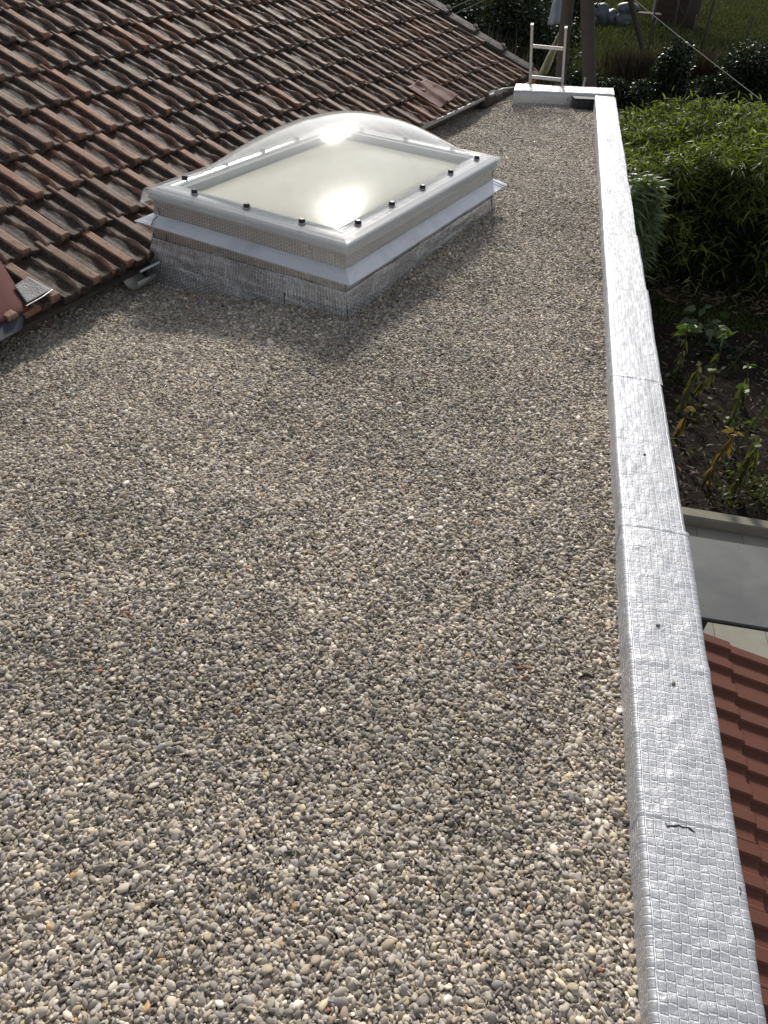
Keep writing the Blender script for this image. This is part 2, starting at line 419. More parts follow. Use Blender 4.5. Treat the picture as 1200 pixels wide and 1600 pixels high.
# ------------------------------------------------------------------ large structure: ground, house, roof deck
def sheet(name, x0, x1, y0, y1, z, mat, nx=2, ny=2, zf=None, **k):
    xs = np.linspace(x0, x1, nx); ys = np.linspace(y0, y1, ny); X, Y = np.meshgrid(xs, ys, indexing='ij')
    Z = np.full(X.shape, float(z)) if zf is None else z+np.vectorize(zf)(X, Y)
    V = np.stack([X, Y, Z], -1).reshape(-1, 3)
    return mesh_obj(name, V, [grid_faces(nx, ny)], mat, uv=V[:, :2], smooth=zf is not None, **k)

o = sheet('ground', -400, 400, -300, 600, G, M_lawn); tag(o, kind='structure')
o = sheet('patio', .70, 9, -4, 5.50, G+.012, M_patio); tag(o, kind='structure')
o = sheet('soil', 1.0, 9, 5.64, 9.55, G+.01, M_soil, 80, 60, lambda x, y: .06+.05*nz(x*1.5, y*1.5)+.04*nz(x*6, y*6)+.02*nz(x*17, y*17)); tag(o, kind='structure')
mb = MB(); mb.box((4.8, 5.57, G+.05), (8.2, .13, .14), bev=.012); o = mb.build('kerb', M_kerb); tag(o, kind='structure')
o = sheet('path', -12, 30, 19.8, 21.6, G+.008, M_kerb); tag(o, kind='structure')

UX, UY = .27394, .96175
u = np.array([UX, UY, 0.0]); pl = np.array([-UY, UX, 0.0])
RO = np.array([-2.1045, 3.0038, .01]); TH = R_(22)
sv = pl*math.cos(TH)+np.array([0, 0, 1])*math.sin(TH); nv = np.array([UY*math.sin(TH), -UX*math.sin(TH), math.cos(TH)])
def rf(a, s, h=0.0): return RO + u*a + sv*s + nv*h       # a along the eave, s up the slope, h off the plane

def gz(x, y):
    """level of the gravel: it dips to the old eave, rises behind the skylight and falls to the outlet."""
    d = (x-RO[0])*UY - (y-RO[1])*UX           # distance from the eave line
    t = max(0.0, min(1.0, d/1.25)); t = t*t*(3-2*t)
    z = -.125*(1-t) + .045*math.exp(-((x+.2)**2+(y-5.0)**2)/.9)
    far = max(0.0, min(1.0, (y-6.0)/2.3)); z -= .018*far
    z += .115*math.exp(-((x+.22)/.42)**2-((y-8.40)/.40)**2)
    z += .012*nz(x*1.1+5, y*1.1) + .009*nz(x*3.1, y*3.1+9) + .005*nz(x*7, y*7, 3.3)
    return z
# concrete deck under the gravel
nx_, ny_ = 90, 150
aa = np.linspace(-3.6, 6.6, ny_)
V = []; 
for i in range(nx_):
    for j in range(ny_):
        y = -1.0 + (9.0+1.0)*j/(ny_-1); xl = RO[0]+(y-RO[1])*UX/UY-.30; x = xl + (.487-xl)*i/(nx_-1)
        V.append((x, y, gz(x, y)-.022))
V = np.array(V); keep = grid_faces(nx_, ny_)
c0 = V[keep].mean(1); lim = 8.50 + (c0[:, 0]-.45)*.272 + np.where(c0[:, 0] < -.31, .60, .08)
keep = keep[(c0[:, 1] < lim)]
o = mesh_obj('roof_deck', V, [keep], M_bed, smooth=True); tag(o, kind='structure')

# house under the flat roof (its outer walls stand below the parapet)
house = empty('house', (-.8, 4, G), 'rendered house wall carrying the flat gravel roof and foil parapet', 'house')
mb = MB(); mb.box((.655-.15, 3.85, (G-.07)/2), (.30, 9.9, -G-.07)); mb.build('wall', M_render, house)
mb = MB(); mb.beam((-2.9, 7.88, (G-.30)/2), (.36, 8.765, (G-.30)/2), .20, -G-.30); mb.build('wall', M_render, house)

# ------------------------------------------------------------------ gravel (uncountable: one object, real pebbles on points)
def pebble_mesh(seed):
    r = random.Random(seed)
    import bmesh
    bm = bmesh.new(); bmesh.ops.create_icosphere(bm, subdivisions=2, radius=1.0)
    ax, ay, az = 1.08, r.uniform(.58, .85), r.uniform(.24, .42)
    off = Vector((r.random()*50, r.random()*50, r.random()*50))
    for v in bm.verts:
        p = v.co.copy(); n1 = noise.noise(p*1.0+off); n2 = noise.noise(p*2.2+off)
        k = 1+.24*n1+.09*n2
        v.co = Vector((p.x*ax*k*(1+.15*p.y*r.choice((-1, 1))), p.y*ay*k, p.z*az*k))
    me = bpy.data.meshes.new('pebble_shape'); bm.to_mesh(me); bm.free()
    me.polygons.foreach_set('use_smooth', np.ones(len(me.polygons), bool)); me.materials.append(M_gravel)
    return bpy.data.objects.new('pebble_shape', me)
pc = bpy.data.collections.new('pebble_shapes')
for i in range(12): pc.objects.link(pebble_mesh(i))

def gravel_points():
    sp = .0084; out = []
    for layer, dz in ((0, 0.0), (1, -.0045), (2, -.009)):
        s = sp*(1.0 if layer == 0 else 1.05)
        ys = np.arange(-.25, 8.9, s*.87); xs = np.arange(-3.35, .49, s)
        X, Y = np.meshgrid(xs, ys); X = X+((np.arange(len(ys)) % 2)*s*.5)[:, None]
        X = X.ravel()+rng.normal(0, s*.33, X.size); Y = Y.ravel()+rng.normal(0, s*.33, Y.size)
        d = (X-RO[0])*UY-(Y-RO[1])*UX
        lim = 8.50+(X-.45)*.272+np.where(X < -.31, .55, 0)
        ok = (d > -.2) & (X < .482) & (Y < lim-.006)
        # under the skylight there is no gravel
        dv = (X+.786)*.3156+(Y-3.308)*.9489; dw = -(X+.786)*.9489+(Y-3.308)*.3156
        ok &= ~((dv > .04) & (dv < 1.70) & (dw > .04) & (dw < 1.16))
        if layer == 2: ok &= (Y < 3.2)
        if layer > 0: ok &= ~((Y < 1.6) & (X < -1.9)) & (Y > .2)
        X, Y = X[ok], Y[ok]
        out.append((X, Y, np.full(len(X), dz)))
    X = np.concatenate([a[0] for a in out]); Y = np.concatenate([a[1] for a in out]); dz = np.concatenate([a[2] for a in out])
    # terrain level by bilinear lookup
    gx = np.linspace(-3.5, .6, 165); gy = np.linspace(-.4, 9.1, 381)
    Gd = np.array([[gz(a, b) for b in gy] for a in gx])
    fx = (X-gx[0])/(gx[1]-gx[0]); fy = (Y-gy[0])/(gy[1]-gy[0]); i = fx.astype(int); j = fy.astype(int); a = fx-i; b = fy-j
    Z = Gd[i, j]*(1-a)*(1-b)+Gd[i+1, j]*a*(1-b)+Gd[i, j+1]*(1-a)*b+Gd[i+1, j+1]*a*b
    return X, Y, Z+dz
X, Y, Z = gravel_points(); n = len(X); print('pebbles', n)
Z = Z + rng.normal(0, .0022, n)
size = np.clip(np.exp(rng.normal(math.log(.0062), .33, n)), .0032, .0138)   # half length
rot = np.stack([rng.normal(0, .42, n), rng.normal(0, .42, n), rng.random(n)*2*math.pi], 1)
flat = rng.random(n) < .12; rot[flat, 0] += rng.choice([-1, 1], flat.sum())*rng.uniform(.7, 1.5, flat.sum())
pal = np.array([(.30, .285, .25), (.22, .21, .19), (.145, .14, .135), (.40, .385, .34), (.345, .315, .235), (.255, .225, .18), (.46, .45, .43), (.19, .185, .185), (.33, .22, .12), (.22, .10, .07), (.075, .073, .075), (.31, .31, .31)])
pw = np.array([.20, .19, .12, .10, .08, .09, .035, .09, .004, .0012, .02, .05]); pw /= pw.sum()
pcol = np.array([1.90, 1.76, 1.63])*pal[rng.choice(len(pal), n, p=pw)]*np.clip(rng.normal(1.0, .21, n), .45, 1.7)[:, None]
damp = np.array([nz(a*1.3, b*1.3, 2.0)+.6*nz(a*3.4, b*3.4, 5.0) for a, b in zip(X, Y)]); pcol *= np.clip(1.0-.32*np.clip(damp, -.3, .5), .75, 1.12)[:, None]   # damp and dusty patches
me = bpy.data.meshes.new('gravel'); me.vertices.add(n); me.vertices.foreach_set('co', np.stack([X, Y, Z], 1).ravel())
a = me.attributes.new('prot', 'FLOAT_VECTOR', 'POINT'); a.data.foreach_set('vector', rot.astype(np.float32).ravel())
a = me.attributes.new('psize', 'FLOAT', 'POINT'); a.data.foreach_set('value', size.astype(np.float32))
a = me.attributes.new('pidx', 'INT', 'POINT'); a.data.foreach_set('value', rng.integers(0, 12, n).astype(np.int32))
a = me.attributes.new('pcol', 'FLOAT_COLOR', 'POINT'); a.data.foreach_set('color', np.concatenate([pcol, np.ones((n, 1))], 1).astype(np.float32).ravel())
gravel = bpy.data.objects.new('gravel', me); C.objects.link(gravel)
tag(gravel, 'loose grey and beige river pebbles covering the flat roof', 'gravel', kind='stuff')
ng = bpy.data.node_groups.new('gravel_nodes', 'GeometryNodeTree')
ng.interface.new_socket('Geometry', in_out='INPUT', socket_type='NodeSocketGeometry'); ng.interface.new_socket('Geometry', in_out='OUTPUT', socket_type='NodeSocketGeometry')
gi = ng.nodes.new('NodeGroupInput'); go = ng.nodes.new('NodeGroupOutput')
ip = ng.nodes.new('GeometryNodeInstanceOnPoints'); ci = ng.nodes.new('GeometryNodeCollectionInfo')
ci.inputs['Collection'].default_value = pc; ci.inputs['Separate Children'].default_value = True; ci.inputs['Reset Children'].default_value = True
ip.inputs['Pick Instance'].default_value = True
def gattr(nm, typ):
    nd = ng.nodes.new('GeometryNodeInputNamedAttribute'); nd.data_type = typ; nd.inputs['Name'].default_value = nm; return nd.outputs['Attribute']
e2r = ng.nodes.new('FunctionNodeEulerToRotation'); ng.links.new(gattr('prot', 'FLOAT_VECTOR'), e2r.inputs[0])
ng.links.new(gi.outputs[0], ip.inputs['Points']); ng.links.new(ci.outputs[0], ip.inputs['Instance'])
ng.links.new(gattr('pidx', 'INT'), ip.inputs['Instance Index']); ng.links.new(e2r.outputs[0], ip.inputs['Rotation'])
ng.links.new(gattr('psize', 'FLOAT'), ip.inputs['Scale']); ng.links.new(ip.outputs[0], go.inputs[0])
md = gravel.modifiers.new('pebbles', 'NODES'); md.node_group = ng

# ------------------------------------------------------------------ parapet wrapped in foil sheets
par = empty('parapet_wall', (.57, 4, -.07), 'low parapet wrapped in silver woven foil along the edge of the gravel roof', 'parapet')
sec = [(.489, -.07), (.4865, -.03), (.483, .02), (.480, .065), (.4775, .092)]
def section(n_top=46, wo=0.0):
    P = list(sec) + [(.4795, .0985)]
    x0, x1 = .484, .668+wo
    for i in range(n_top+1):
        t = i/n_top; P.append((x0+(x1-x0)*t, .1015+.002*math.sin(math.pi*t)))
    P += [(.674+wo, .099), (.6765+wo, .091), (.677+wo, .06), (.678+wo, .0), (.678+wo, -.10), (.676+wo, -.24)]
    return P
seams = [-1.3, -.1, .90, 1.89, 2.86, 3.79, 4.58, 5.42, 6.75, 7.36, 8.40]
extra = [.002, .005, .006, .0, .007, .002, -.002, .002, -.002, .001]
creases = [(.655, .35, .006, .012), (.60, -.25, .007, .010), (.70, .12, .005, .016), (.735, -.1, .004, .01), (1.36, .02, .006, .014), (.50, .3, .006, .01), (.555, .1, .005, .008), (2.42, .0, .004, .012), (1.69, -.05, .003, .012), (3.2, .1, .004, .015)]
more_creases = [(yy, random.uniform(-.5, .5), random.uniform(-.003, .004), random.uniform(.008, .03)) for yy in (.02, .18, .33, .83, 1.02, 1.12, 1.55, 1.80, 1.96, 2.2, 2.66, 2.95, 3.45, 3.72, 4.1, 4.5, 5.0, 5.3, 6.1, 6.7, 7.3)]
tops = []
for si in range(len(seams)-1):
    y0, y1 = seams[si], seams[si+1]+.035
    P = section(wo=extra[si]); lift = .0005*(len(seams)-si)
    dy = .007 if y1 < 3 else .016
    ny = int((y1-y0)/dy)+2; ys = np.linspace(y0, y1, ny); V = np.zeros((len(P), ny, 3)); UV = np.zeros((len(P), ny, 2)); arc = 0.0
    off = random.random()*.05
    for i, (px, pz) in enumerate(P):
        if i: arc += math.hypot(px-P[i-1][0], pz-P[i-1][1])
        # outward direction of the wrap
        a = P[max(i-1, 0)]; b = P[min(i+1, len(P)-1)]; tx, tz = b[0]-a[0], b[1]-a[1]; l = math.hypot(tx, tz); nx, nzv = -tz/l, tx/l
        for j, y in enumerate(ys):
            w = .0026*nz(arc*9, y*3.2) + .0015*nz(arc*28, y*13, 1.5) + .0009*nz(arc*60, y*40, 6.5)
            w += .004*nz(3.3, y*1.4)*(1 if pz > .09 else .4)
            if pz < .08: w += .003*nz(arc*14, y*10, 4)
            for (cy_, sl, amp, wd) in creases+more_creases:
                q = (y-cy_-sl*(px-.57)-.012*nz(px*18, cy_*9))/wd
                if abs(q) < 3: w += .7*amp*math.exp(-q*q)*(.5+nz(px*12, cy_*7, 2))*(.35 if px > .655 else 1) * (1 if pz > .08 else .3)
            e = min((y-y0), .02)/.02; w += lift + .0035*math.exp(-((y-(y1-.012))/.005)**2)*(.6+nz(arc*20, si)) - .002*math.exp(-((y-(y1-.028))/.006)**2)
            wob = .0022*nz(y*2.3, 7.7)+.0016*nz(y*9, 3.1)
            V[i, j] = (px+nx*w+(wob if pz > -.05 else 0), y, pz+nzv*w)
            UV[i, j] = (arc, y+off)
    tops.append(V.reshape(-1, 3))
    o = mesh_obj('foil_sheet', V.reshape(-1, 3), [grid_faces(len(P), ny)[:, ::-1]], M_foil, par, uv=UV.reshape(-1, 2), smooth=True)
# end return of the parapet
def yend_out(x): return 8.706+.272*x
def yend_in(x): return 8.50+.272*(x-.45)
xs = np.linspace(-.31, .67, 70)
P = [('i', -.09), ('i', -.02), ('i', .05), ('i', .092), ('t', 0.0), ('t', .2), ('t', .4), ('t', .6), ('t', .8), ('t', 1.0), ('o', .09), ('o', .0), ('o', -.24)]
V = np.zeros((len(P), len(xs), 3)); UV = np.zeros((len(P), len(xs), 2))
for i, (kd, q) in enumerate(P):
    for j, x in enumerate(xs):
        yi, yo_ = yend_in(x), yend_out(x); w = .004*nz(x*8, i*.7)+.003*nz(x*21, i*1.3)
        if kd == 'i': V[i, j] = (x, yi-.012*(.1-q)/.1+w, q); UV[i, j] = (q+.1, x)
        elif kd == 't': V[i, j] = (x, yi+.008+(yo_-yi-.016)*q, .1035+w*.7); UV[i, j] = (.2+q*.18, x)
        else: V[i, j] = (x, yo_+w*.5, q); UV[i, j] = (.5-q, x)
mesh_obj('foil_sheet', V.reshape(-1, 3), [grid_faces(len(P), len(xs))[:, ::-1]], M_foil_curb, par, uv=UV.reshape(-1, 2), smooth=True)
mb = MB(); mb.box((.582, 3.70, -.08), (.172, 9.7, .34)); mb.beam((-.20, 8.57, -.08), (.49, 8.76, -.08), .16, .34); mb.build('masonry_core', M_render, par)
tops = np.concatenate(tops); tops = tops[tops[:, 2] > .09]
def foil_z(x, y): d = (tops[:, 0]-x)**2+(tops[:, 1]-y)**2; return float(tops[np.argsort(d)[:4], 2].max())
# torn black slit and ink marks on the foil
def ribbon(name, pts, wds, z, mat, parent, th=.0025):
    mb = MB(); V = []; F = []
    for (x, y), w in zip(pts, wds):
        z = foil_z(x, y)-th*.6; V += [(x, y-w/2, z), (x, y+w/2, z), (x, y-w/2, z+th), (x, y+w/2, z+th)]
    for i in range(len(pts)-1):
        a, b = 4*i, 4*i+4
        F += [(a+2, b+2, b+3, a+3), (a, b, b+2, a+2), (a+1, a+3, b+3, b+1)]
    mb.add(V, F); return mb.build(name, mat, parent)
ribbon('torn_slit', [(.528, .908), (.532, .897), (.540, .901), (.549, .902), (.559, .907), (.566, .904), (.575, .906), (.583, .903), (.591, .898)], [.001, .005, .003, .005, .003, .004, .002, .007, .002], .118, M_ink, par)
ribbon('ink_mark', [(.668, .782), (.671, .788), (.672, .793), (.669, .798)], [.003, .006, .003, .004], .117, M_ink, par)

def pebble_thing(loc, s, col, label, seed, tilt=0.3):
    m = simple('pebble_stone', col, .65, var=.2, scale=200)
    import bmesh
    bm = bmesh.new(); bmesh.ops.create_icosphere(bm, subdivisions=3, radius=1.0); off = Vector((seed*3.1, 1.7, seed))
    for v in bm.verts:
        p = v.co.copy(); k = 1+.2*noise.noise(p+off); v.co = Vector((p.x*s*k, p.y*s*.75*k, p.z*s*.5*k))
    me = bpy.data.meshes.new('pebble'); bm.to_mesh(me); bm.free(); me.materials.append(m)
    me.polygons.foreach_set('use_smooth', np.ones(len(me.polygons), bool))
    o = bpy.data.objects.new('pebble', me); C.objects.link(o); o.location = loc; o.rotation_euler = (0, 0, tilt)
    tag(o, label, 'pebble', 'stray pebbles on the parapet')
pebble_thing((.557, 1.492, foil_z(.557, 1.492)+.0022), .0062, (.20, .185, .16), 'small grey-brown pebble on the foil parapet beside the grey table', 1)
pebble_thing((.581, 1.296, foil_z(.581, 1.296)+.0022), .0066, (.22, .20, .17), 'small tan pebble on the foil parapet beside the upper edge of the red tiles', 2, 1.3)
pebble_thing((.572, 2.32, foil_z(.572, 2.32)+.0022), .0052, (.06, .055, .05), 'tiny dark pebble on the foil parapet beside the soil bed', 3)

def scrap(name, x, y, r, mat, label, cat, seed):
    # small curled leaf lying on the stones
    V = []; n = 9
    for lay in (0, 1):
        for i in range(n):
            for j in range(5):
                t = i/(n-1); q = (j-2)/2; w = r*.38*math.sin(math.pi*min(.97, max(.06, t)))**.8
                V.append((x+(t-.5)*r*2*math.cos(seed)-q*w*math.sin(seed), y+(t-.5)*r*2*math.sin(seed)+q*w*math.cos(seed), gz(x, y)+.014+.35*r*(q*q*.6+.5*math.sin(t*4+seed))-lay*.0008))
    g = grid_faces(n, 5); o = mesh_obj(name, np.array(V), [g, g[:, ::-1]+n*5], mat, smooth=True); tag(o, label, cat)
scrap('dry_leaf', .385, 1.345, .022, M_bark, 'small curled dark brown leaf on the gravel close to the parapet', 'leaf', .3)

# ------------------------------------------------------------------ dome skylight
A2 = np.array([-.786, 3.308]); VD = np.array([.3156, .9489]); VD /= np.linalg.norm(VD); WD = np.array([-VD[1], VD[0]])
SL, SW = 1.752, 1.197
def sk(a, b, z): p = A2+VD*a+WD*b; return np.array([p[0], p[1], z])
sky_e = empty('dome_skylight', tuple(sk(SL/2, SW/2, 0)), 'clear domed skylight with milky pane on a silver foil curb beside the old tiles', 'skylight')
def ring(name, levels, mat, parent, seg=40, jit=None, uvs=1.0, closed=False):
    """rectangular ring swept through (offset_out, z) levels; offset grows outwards from the frame rectangle."""
    V = []; UVs = []; npts = 4*seg
    def per(off, k):
        side, t = divmod(k, seg); t /= seg
        c = [(-off, -off), (-off, SW+off), (SL+off, SW+off), (SL+off, -off)]
        a, b = c[side], c[(side+1) % 4]
        return a[0]+(b[0]-a[0])*t, a[1]+(b[1]-a[1])*t
    arc = 0
    for i, (off, z) in enumerate(levels):
        if i: arc += math.hypot(off-levels[i-1][0], z-levels[i-1][1])
        for k in range(npts+1):
            a, b = per(off, k % npts); side = min(k//seg, 3)
            dz = do = 0
            if jit: dz, do = jit(a, b, off, z, side, k)
            if do:
                nx = (-1, 0, 1, 0)[side]; ny = (0, 1, 0, -1)[side]; a += nx*do; b += ny*do
            V.append(sk(a, b, z+dz)); t = k/seg
            L = [SW, SL, SW, SL]; s = sum(L[:side])+L[side]*(t-side)
            UVs.append((s*uvs, arc*uvs))
    nn = npts+1; F = grid_faces(len(levels), nn)
    V = np.array(V)
    if closed:
        F = np.concatenate([F, np.stack([(len(levels)-1)*nn+np.arange(nn-1), np.arange(nn-1), np.arange(1, nn), (len(levels)-1)*nn+np.arange(1, nn)], 1)])
    return mesh_obj(name, V, [F], mat, parent, uv=UVs, smooth=False)
def jc(a, b, off, z, side, k):
    d = .004*nz(a*7+b*7, z*9)+.002*nz(a*22+b*22, z*25)
    if z < -.02: d += .0
    return 0, d
lev = [(.035, -.22), (.033, -.16), (.03, -.10), (.026, -.05), (.022, 0), (.018, .05), (.012, .1), (.006, .15), (.002, .2), (-.002, .25), (-.004, .305)]
ring('curb', lev, M_foil_curb, sky_e, 60, jc)
# second wrinkled wrap at the foot, pulled out over the gravel on the near left
def js(a, b, off, z, side, k):
    t = (.13-z)/.3
    out = 0
    if side == 0: out = .055*t*(b/SW)
    if side == 3: out = .012*t
    w = .012*t*nz(a*5+b*5, z*6, 9)+.0022*nz(a*6+b*6, z*38, 5)+.0012*nz(a*30+b*30, z*20, 2)
    return .006*nz(a*6+b*6, 2.2)*(1 if z > .1 else 0)-.02*(b/SW)*(side == 0)*(z > .1), out+w
ring('foot_wrap', [(.0155, .115), (.0175, .107), (.019, .10), (.021, .09), (.023, .08), (.025, .07), (.027, .06), (.029, .05), (.031, .04), (.033, .03), (.0345, .02), (.036, .01), (.0377, 0), (.039, -.01), (.041, -.02), (.0435, -.04), (.046, -.06), (.048, -.08), (.05, -.10), (.055, -.15), (.06, -.2)], M_foil_wrap, sky_e, 110, js)
# flange: mitred sloping foil ledge
def jf(a, b, off, z, side, k): return .0022*nz(a*9+b*9, off*40, 1), .002*nz(a*6+b*6, off*30, 7)
ring('flange', [(.002, .222), (.025, .212), (.05, .199), (.074, .186), (.072, .179), (.05, .190), (.02, .203)], M_foil_flange, sky_e, 50, jf)
# frame
ring('frame', [(-.01, .298), (.010, .298), (.012, .306), (.012, .312), (.009, .314), (.009, .326), (.004, .332), (-.02, .342), (-.03, .349), (-.033, .345), (-.045, .345), (-.048, .351), (-.09, .352), (-.095, .346), (-.125, .346), (-.128, .318), (-.13, .300), (-.13, .262), (-.112, .258), (-.05, .262)], M_pvc, sky_e, 1)
# milky pane
nn_ = 24; V = []
for i in range(nn_):
    for j in range(nn_):
        s_, t_ = i/(nn_-1), j/(nn_-1); V.append(sk(.129+(SL-.258)*s_, .129+(SW-.258)*t_, .306+.045*((1-(2*s_-1)**2)*(1-(2*t_-1)**2))**.8))
mesh_obj('milky_pane', np.array(V), [grid_faces(nn_, nn_)[:, ::-1]], M_pane, sky_e, smooth=True)
# dome with its flat rim and drooping skirt
nd = 64; H_D = .265; th = .004
def dome_pt(s, t, off=0.0):
    X, Y = 2*s-1, 2*t-1
    h = max(0, (1-abs(X)**2.1)*(1-abs(Y)**2.1))**.62
    return sk(.10+(SL-.20)*s, .10+(SW-.20)*t, .3585+H_D*h+off)
uu = .5-.5*np.cos(np.linspace(0, math.pi, nd))
V = [dome_pt(a, b) for a in uu for b in uu] + [dome_pt(a, b, -th) for a in uu for b in uu]
F1 = grid_faces(nd, nd)
dome = mesh_obj('dome', np.array(V), [F1[:, ::-1], F1+nd*nd], M_dome, sky_e, smooth=True)
def jd(a, b, off, z, side, k):
    if z > .345 or off < .02: return 0, 0
    fl = 1.0 if side in (1, 2) else 0.0
    return -.035*fl*(.35-z)/.045, .022*fl*(.35-z)/.045
ring('dome_rim', [(-.102, .3585), (-.085, .3585), (-.070, .362), (-.055, .3575), (-.02, .356), (.018, .351), (.026, .344), (.030, .325), (.034, .305), (.031, .305), (.026, .325), (.021, .341), (-.02, .3525), (-.102, .355)], M_dome, dome, 1, jit=jd)
# screw caps
def cap(a, b):
    mb = MB(); c = sk(a, b, .3575)
    for r0, z0, r1, z1 in ((.0135, 0, .0135, .003),):
        mb.tube([c+np.array([0, 0, .0]), c+np.array([0, 0, .003])], .021, 16)
    o = mb.build('washer', M_pvc, sky_e)
    mb = MB(); mb.tube([c+np.array([0, 0, .003]), c+np.array([0, 0, .007]), c+np.array([0, 0, .015]), c+np.array([0, 0, .019])], [.0175, .0165, .0155, .010], 10)
    return mb.build('screw_cap', M_black, sky_e)
for a, b in [(.066, .955), (.066, .622), (.062, .288), (.215, .066), (.552, .068), (.893, .068), (1.242, .068), (1.605, .068),
             (.203, SW-.058), (.538, SW-.060), (.878, SW-.062), (1.226, SW-.062), (1.588, SW-.062), (SL-.055, .278), (SL-.055, .612), (SL-.055, .945)]: cap(a, b)
# marker lines drawn down the foil at the corners
def mline(pts, r=.0022):
    MB().tube(pts, r, 6).build('marker_line', M_ink, sky_e)
mline([sk(-.006, SW-.045, .262), sk(-.006, SW-.048, .225)]); mline([sk(-.020, SW-.046, .222), sk(-.050, SW-.040, .207), sk(-.076, SW-.048, .190)])
mline([sk(-.018, SW-.085, .135), sk(-.023, SW-.092, .10), sk(-.028, SW-.098, .06)])
mline([sk(-.044, .33, .03), sk(-.050, .325, -.01), sk(-.058, .325, -.06)])
mline([sk(SL-.05, -.012, .285), sk(SL-.045, -.010, .235)]); mline([sk(SL-.045, -.02, .221), sk(SL-.02, -.045, .208), sk(SL+.01, -.077, .190)])
mline([sk(SL-.03, -.018, .13), sk(SL-.028, -.028, .07), sk(SL-.03, -.034, .02)])

# ------------------------------------------------------------------ old clay tile roof
troof = empty('tiled_roof', tuple(RO+u*2.5-np.array([0, 0, .1])), 'weathered brown interlocking clay tile roof sloping down to the gravel', 'tiled roof')
TW, TC, TL = .2552, .31, .372
nu, nvv = 41, 13
sx = np.linspace(0, 1, nu); vv = np.array([0, .15, .3, .45, .55, .65, .74, .82, .88, .93, .965, .985, 1.0])
def sm(e0, e1, x): t = np.clip((x-e0)/(e1-e0), 0, 1); return t*t*(3-2*t)
def tile_h(x, v):
    rib = (sm(.715, .75, x)*(1-sm(.965, .985, x)))*.023
    wv = .05+.055*np.clip((v-.1), 0, 1)
    cx_ = .42-.035*np.sin(v*7.0)
    lens = .026*np.exp(-(np.abs(x-cx_)/(wv*.62))**1.4)*(.8+.3*np.sin(v*11))*sm(.02, .25, v)
    lens2 = .007*np.exp(-((x-.52)/.05)**2)*sm(.55, .95, v)
    chan = -.006*np.exp(-((x-.64)/.07)**2)-.005*np.exp(-((x-.2)/.07)**2)
    lip = .006*(1-sm(.0, .05, x))
    nose = .006*sm(.90, .97, v)*(1-sm(.985, 1.0, v))
    return rib+lens+lens2+chan+lip+nose*(.4+.6*(x > .74))
XX, VV = np.meshgrid(sx, vv, indexing='ij'); H0 = tile_h(XX, VV)
course_n = 15; ta0, ta1 = -2.2, 6.95
allV = []; allF = []; allC = []; base = 0
gf = grid_faces(nu, nvv)
per = [i*nvv for i in range(nu)] + [(nu-1)*nvv+j for j in range(1, nvv)] + [i*nvv+nvv-1 for i in range(nu-2, -1, -1)] + [j for j in range(nvv-2, 0, -1)]
for ci_ in range(course_n):
    s_low = ci_*TC; st = 0.0 if ci_ % 2 == 0 else TW*.5
    k0 = int(math.floor((ta0-st)/TW)); k1 = int(math.ceil((ta1-st)/TW))
    for k in range(k0, k1+1):
        a1 = st+k*TW; a0 = a1-TW
        if a1 > ta1+.02 or a0 < ta0: continue
        # tiles are cut away where the skylight stands
        r = rng.normal(0, 1, 8)
        jl = r[0]*.0055; tilt = r[1]*.006; ja = r[2]*.0024; twist = r[3]*.008; jh = abs(r[4])*.0015
        askew = rng.random() < .045; jl -= askew*rng.uniform(.008, .022); jh += askew*.004; twist += askew*rng.normal(0, .018)
        aa = a0+(XX-0.0)*(TW*.992)+ja+twist*(VV-.5)*.5
        ss = s_low+TL*(1-VV)+jl+twist*(XX-.5)*TW
        ero = np.array([[nz(aa[i, j]*30, ss[i, j]*30, 1.5) for j in range(nvv)] for i in range(nu)])
        er2 = np.array([[nz(aa[i, j]*11+3, ss[i, j]*16, 7.5) for j in range(nvv)] for i in range(nu)])
        hh = H0*(1+.22*r[5]*.3)+.027*VV+tilt*(XX-.5)+jh+.0016*ero+.004*er2*np.exp(-((XX-.40)/.14)**2)-.016
        edgef = (VV > .97)
        ss = ss+edgef*.003*ero
        hh = np.where(VV > .99, hh-.005, hh)
        Vt = (RO+aa[..., None]*u+ss[..., None]*sv+hh[..., None]*nv).reshape(-1, 3)
        Bt = Vt[per]-nv*np.where(np.array([(p % nvv) > nvv-3 for p in per])[:, None], .030, .016)
        nb_ = len(per); b0 = base+nu*nvv
        skirt = [(base+per[q], base+per[(q+1) % nb_], b0+(q+1) % nb_, b0+q) for q in range(nb_)]
        allV.append(Vt); allV.append(Bt); allF.append(gf[:, ::-1]*1+base); allF.append(np.array(skirt))
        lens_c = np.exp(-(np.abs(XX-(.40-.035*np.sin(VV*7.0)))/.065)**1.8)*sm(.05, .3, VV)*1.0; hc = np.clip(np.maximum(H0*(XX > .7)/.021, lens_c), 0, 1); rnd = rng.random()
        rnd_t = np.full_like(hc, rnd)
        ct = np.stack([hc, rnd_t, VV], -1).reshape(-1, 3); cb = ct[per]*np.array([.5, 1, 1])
        allC.append(ct); allC.append(cb); base += nu*nvv+nb_
V = np.concatenate(allV); o = mesh_obj('roof_tiles', V, allF, M_tile, troof, col=np.concatenate(allC), smooth=True)
